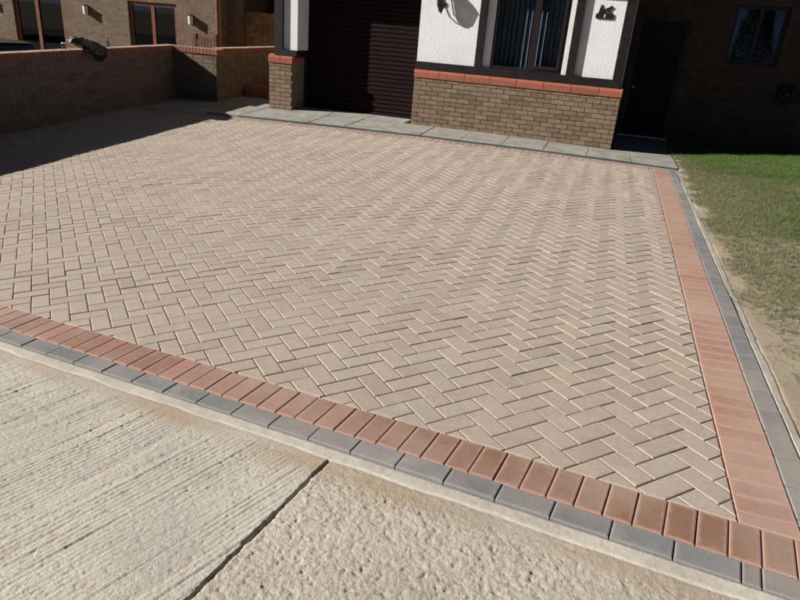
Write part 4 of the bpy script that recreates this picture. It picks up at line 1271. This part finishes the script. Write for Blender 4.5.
# house across the road, seen only as a reflection in the front window
oh = empty('house_across_road', (-7.5, -19, -0.2), 'brick house across the road mirrored in the front window', 'house')
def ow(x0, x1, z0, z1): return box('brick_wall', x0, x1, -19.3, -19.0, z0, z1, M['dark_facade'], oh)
OW = [(-14.5, -12.5), (-10.6, -8.9), (-4.8, -2.8)]
e0 = -17.0
for (a_, b_) in OW:
    ow(e0, a_ - 0.001, -0.4, 5.2); ow(a_, b_, -0.4, 1.0); ow(a_, b_, 2.2, 3.4); ow(a_, b_, 4.5, 5.2); e0 = b_ + 0.001
    for z_ in (1.0, 3.4): casement(oh, a_ + 0.002, b_ - 0.002, z_ + 0.002, z_ + (1.2 if z_ < 2 else 1.1) - 0.002, -19.12, 0.08, 'white', [(a_ + b_) / 2], 'darkglass')
ow(e0, 2.0, -0.4, 5.2)
box('inner_wall', -17, 2, -21.3, -21.0, -0.4, 5.2, M['room'], oh)
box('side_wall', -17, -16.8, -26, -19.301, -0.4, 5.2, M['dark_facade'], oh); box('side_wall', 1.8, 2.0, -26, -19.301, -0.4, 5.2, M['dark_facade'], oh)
MB().prism([(-18.6, 5.0), (-22.6, 8.2), (-26.6, 5.0), (-26.6, 5.15), (-22.6, 8.35), (-18.6, 5.15)], -17.4, 2.4, 'x').build('roof', M['rooftile'], oh)

# parked car beyond the wall
car = empty('parked_car', (-12.6, 10.1, -0.75), 'dark parked car whose roof shows above the boundary wall', 'car')
CX, CY, CZ = -9.25, 10.15, -0.62     # nose (towards +x), centre line, ground
def cpt(s, z): return (CX - s, CZ + z)
W2 = 0.86
def loft(prof_list, name, mat, smooth=True):
    """sections across y: (y, [(s,z)...])"""
    n = len(prof_list[0][1]); vs = []; fs = []
    for y_, pr in prof_list:
        for s, z_ in pr: vs.append((CX - s, CY + y_, CZ + z_))
    for a in range(len(prof_list) - 1):
        for b in range(n):
            fs.append((a * n + b, a * n + (b + 1) % n, (a + 1) * n + (b + 1) % n, (a + 1) * n + b))
    fs.append(tuple(range(n))); fs.append(tuple(range((len(prof_list) - 1) * n, len(prof_list) * n)))
    return MB().add(vs, fs).build(name, M[mat], car, False)
body = [(0.05, 0.35), (0.0, 0.55), (0.12, 0.72), (0.9, 0.88), (1.1, 0.92), (3.5, 0.95), (3.95, 0.88), (4.05, 0.6), (4.0, 0.3), (3.6, 0.22), (0.4, 0.22)]
def sc(pr, k, dz=0): return [(2.0 + (s - 2.0) * k, z_ + dz) for s, z_ in pr]
loft([(-W2, sc(body, 0.95)), (-W2 * 0.93, body), (W2 * 0.93, body), (W2, sc(body, 0.95))], 'body', 'carpaint')
cab = [(1.05, 0.92), (1.45, 1.22), (1.75, 1.385), (2.6, 1.42), (3.2, 1.37), (3.7, 0.95)]
loft([(-W2 * 0.86, cab[:1] + [(1.5, 1.20), (1.8, 1.33), (2.6, 1.36), (3.15, 1.31)] + cab[-1:]), (-W2 * 0.70, cab), (W2 * 0.70, cab), (W2 * 0.86, cab[:1] + [(1.5, 1.20), (1.8, 1.33), (2.6, 1.36), (3.15, 1.31)] + cab[-1:])], 'glasshouse', 'carpaint')
rf = [(1.72, 1.39), (2.0, 1.425), (2.6, 1.44), (3.1, 1.415), (3.22, 1.385), (3.1, 1.375), (2.6, 1.40), (2.0, 1.385)]
loft([(-W2 * 0.74, rf), (0, [(s, z_ + 0.012) for s, z_ in rf]), (W2 * 0.74, rf)], 'roof', 'carpaint')
for s in (0.75, 3.25):
    for sg in (-1, 1):
        wy = CY + sg * 0.74
        wh = MB().tube([(CX - s, wy - 0.1, CZ + 0.31), (CX - s, wy + 0.1, CZ + 0.31)], 0.31, 22).build('wheel', M['tyre'], car)
        MB().tube([(CX - s, wy + sg * 0.101, CZ + 0.31), (CX - s, wy + sg * 0.115, CZ + 0.31)], [0.20, 0.17], 18).build('rim', M['steel'], wh)
for sg in (-1, 1):
    blob('headlight', CX - 0.08, CY + sg * 0.62, CZ + 0.62, 0.07, 0.14, 0.07, M['white'], car, 5, 0.02)
    mb = MB(); mb.add([(CX - 1.55, CY + sg * 0.752, CZ + 0.97), (CX - 3.45, CY + sg * 0.752, CZ + 0.97), (CX - 3.1, CY + sg * 0.70, CZ + 1.30), (CX - 1.85, CY + sg * 0.70, CZ + 1.30),
                       (CX - 1.55, CY + sg * 0.742, CZ + 0.97), (CX - 3.45, CY + sg * 0.742, CZ + 0.97), (CX - 3.1, CY + sg * 0.69, CZ + 1.30), (CX - 1.85, CY + sg * 0.69, CZ + 1.30)],
                      [(0, 1, 2, 3), (7, 6, 5, 4), (0, 4, 5, 1), (1, 5, 6, 2), (2, 6, 7, 3), (3, 7, 4, 0)]); mb.build('side_window', M['darkglass'], car)
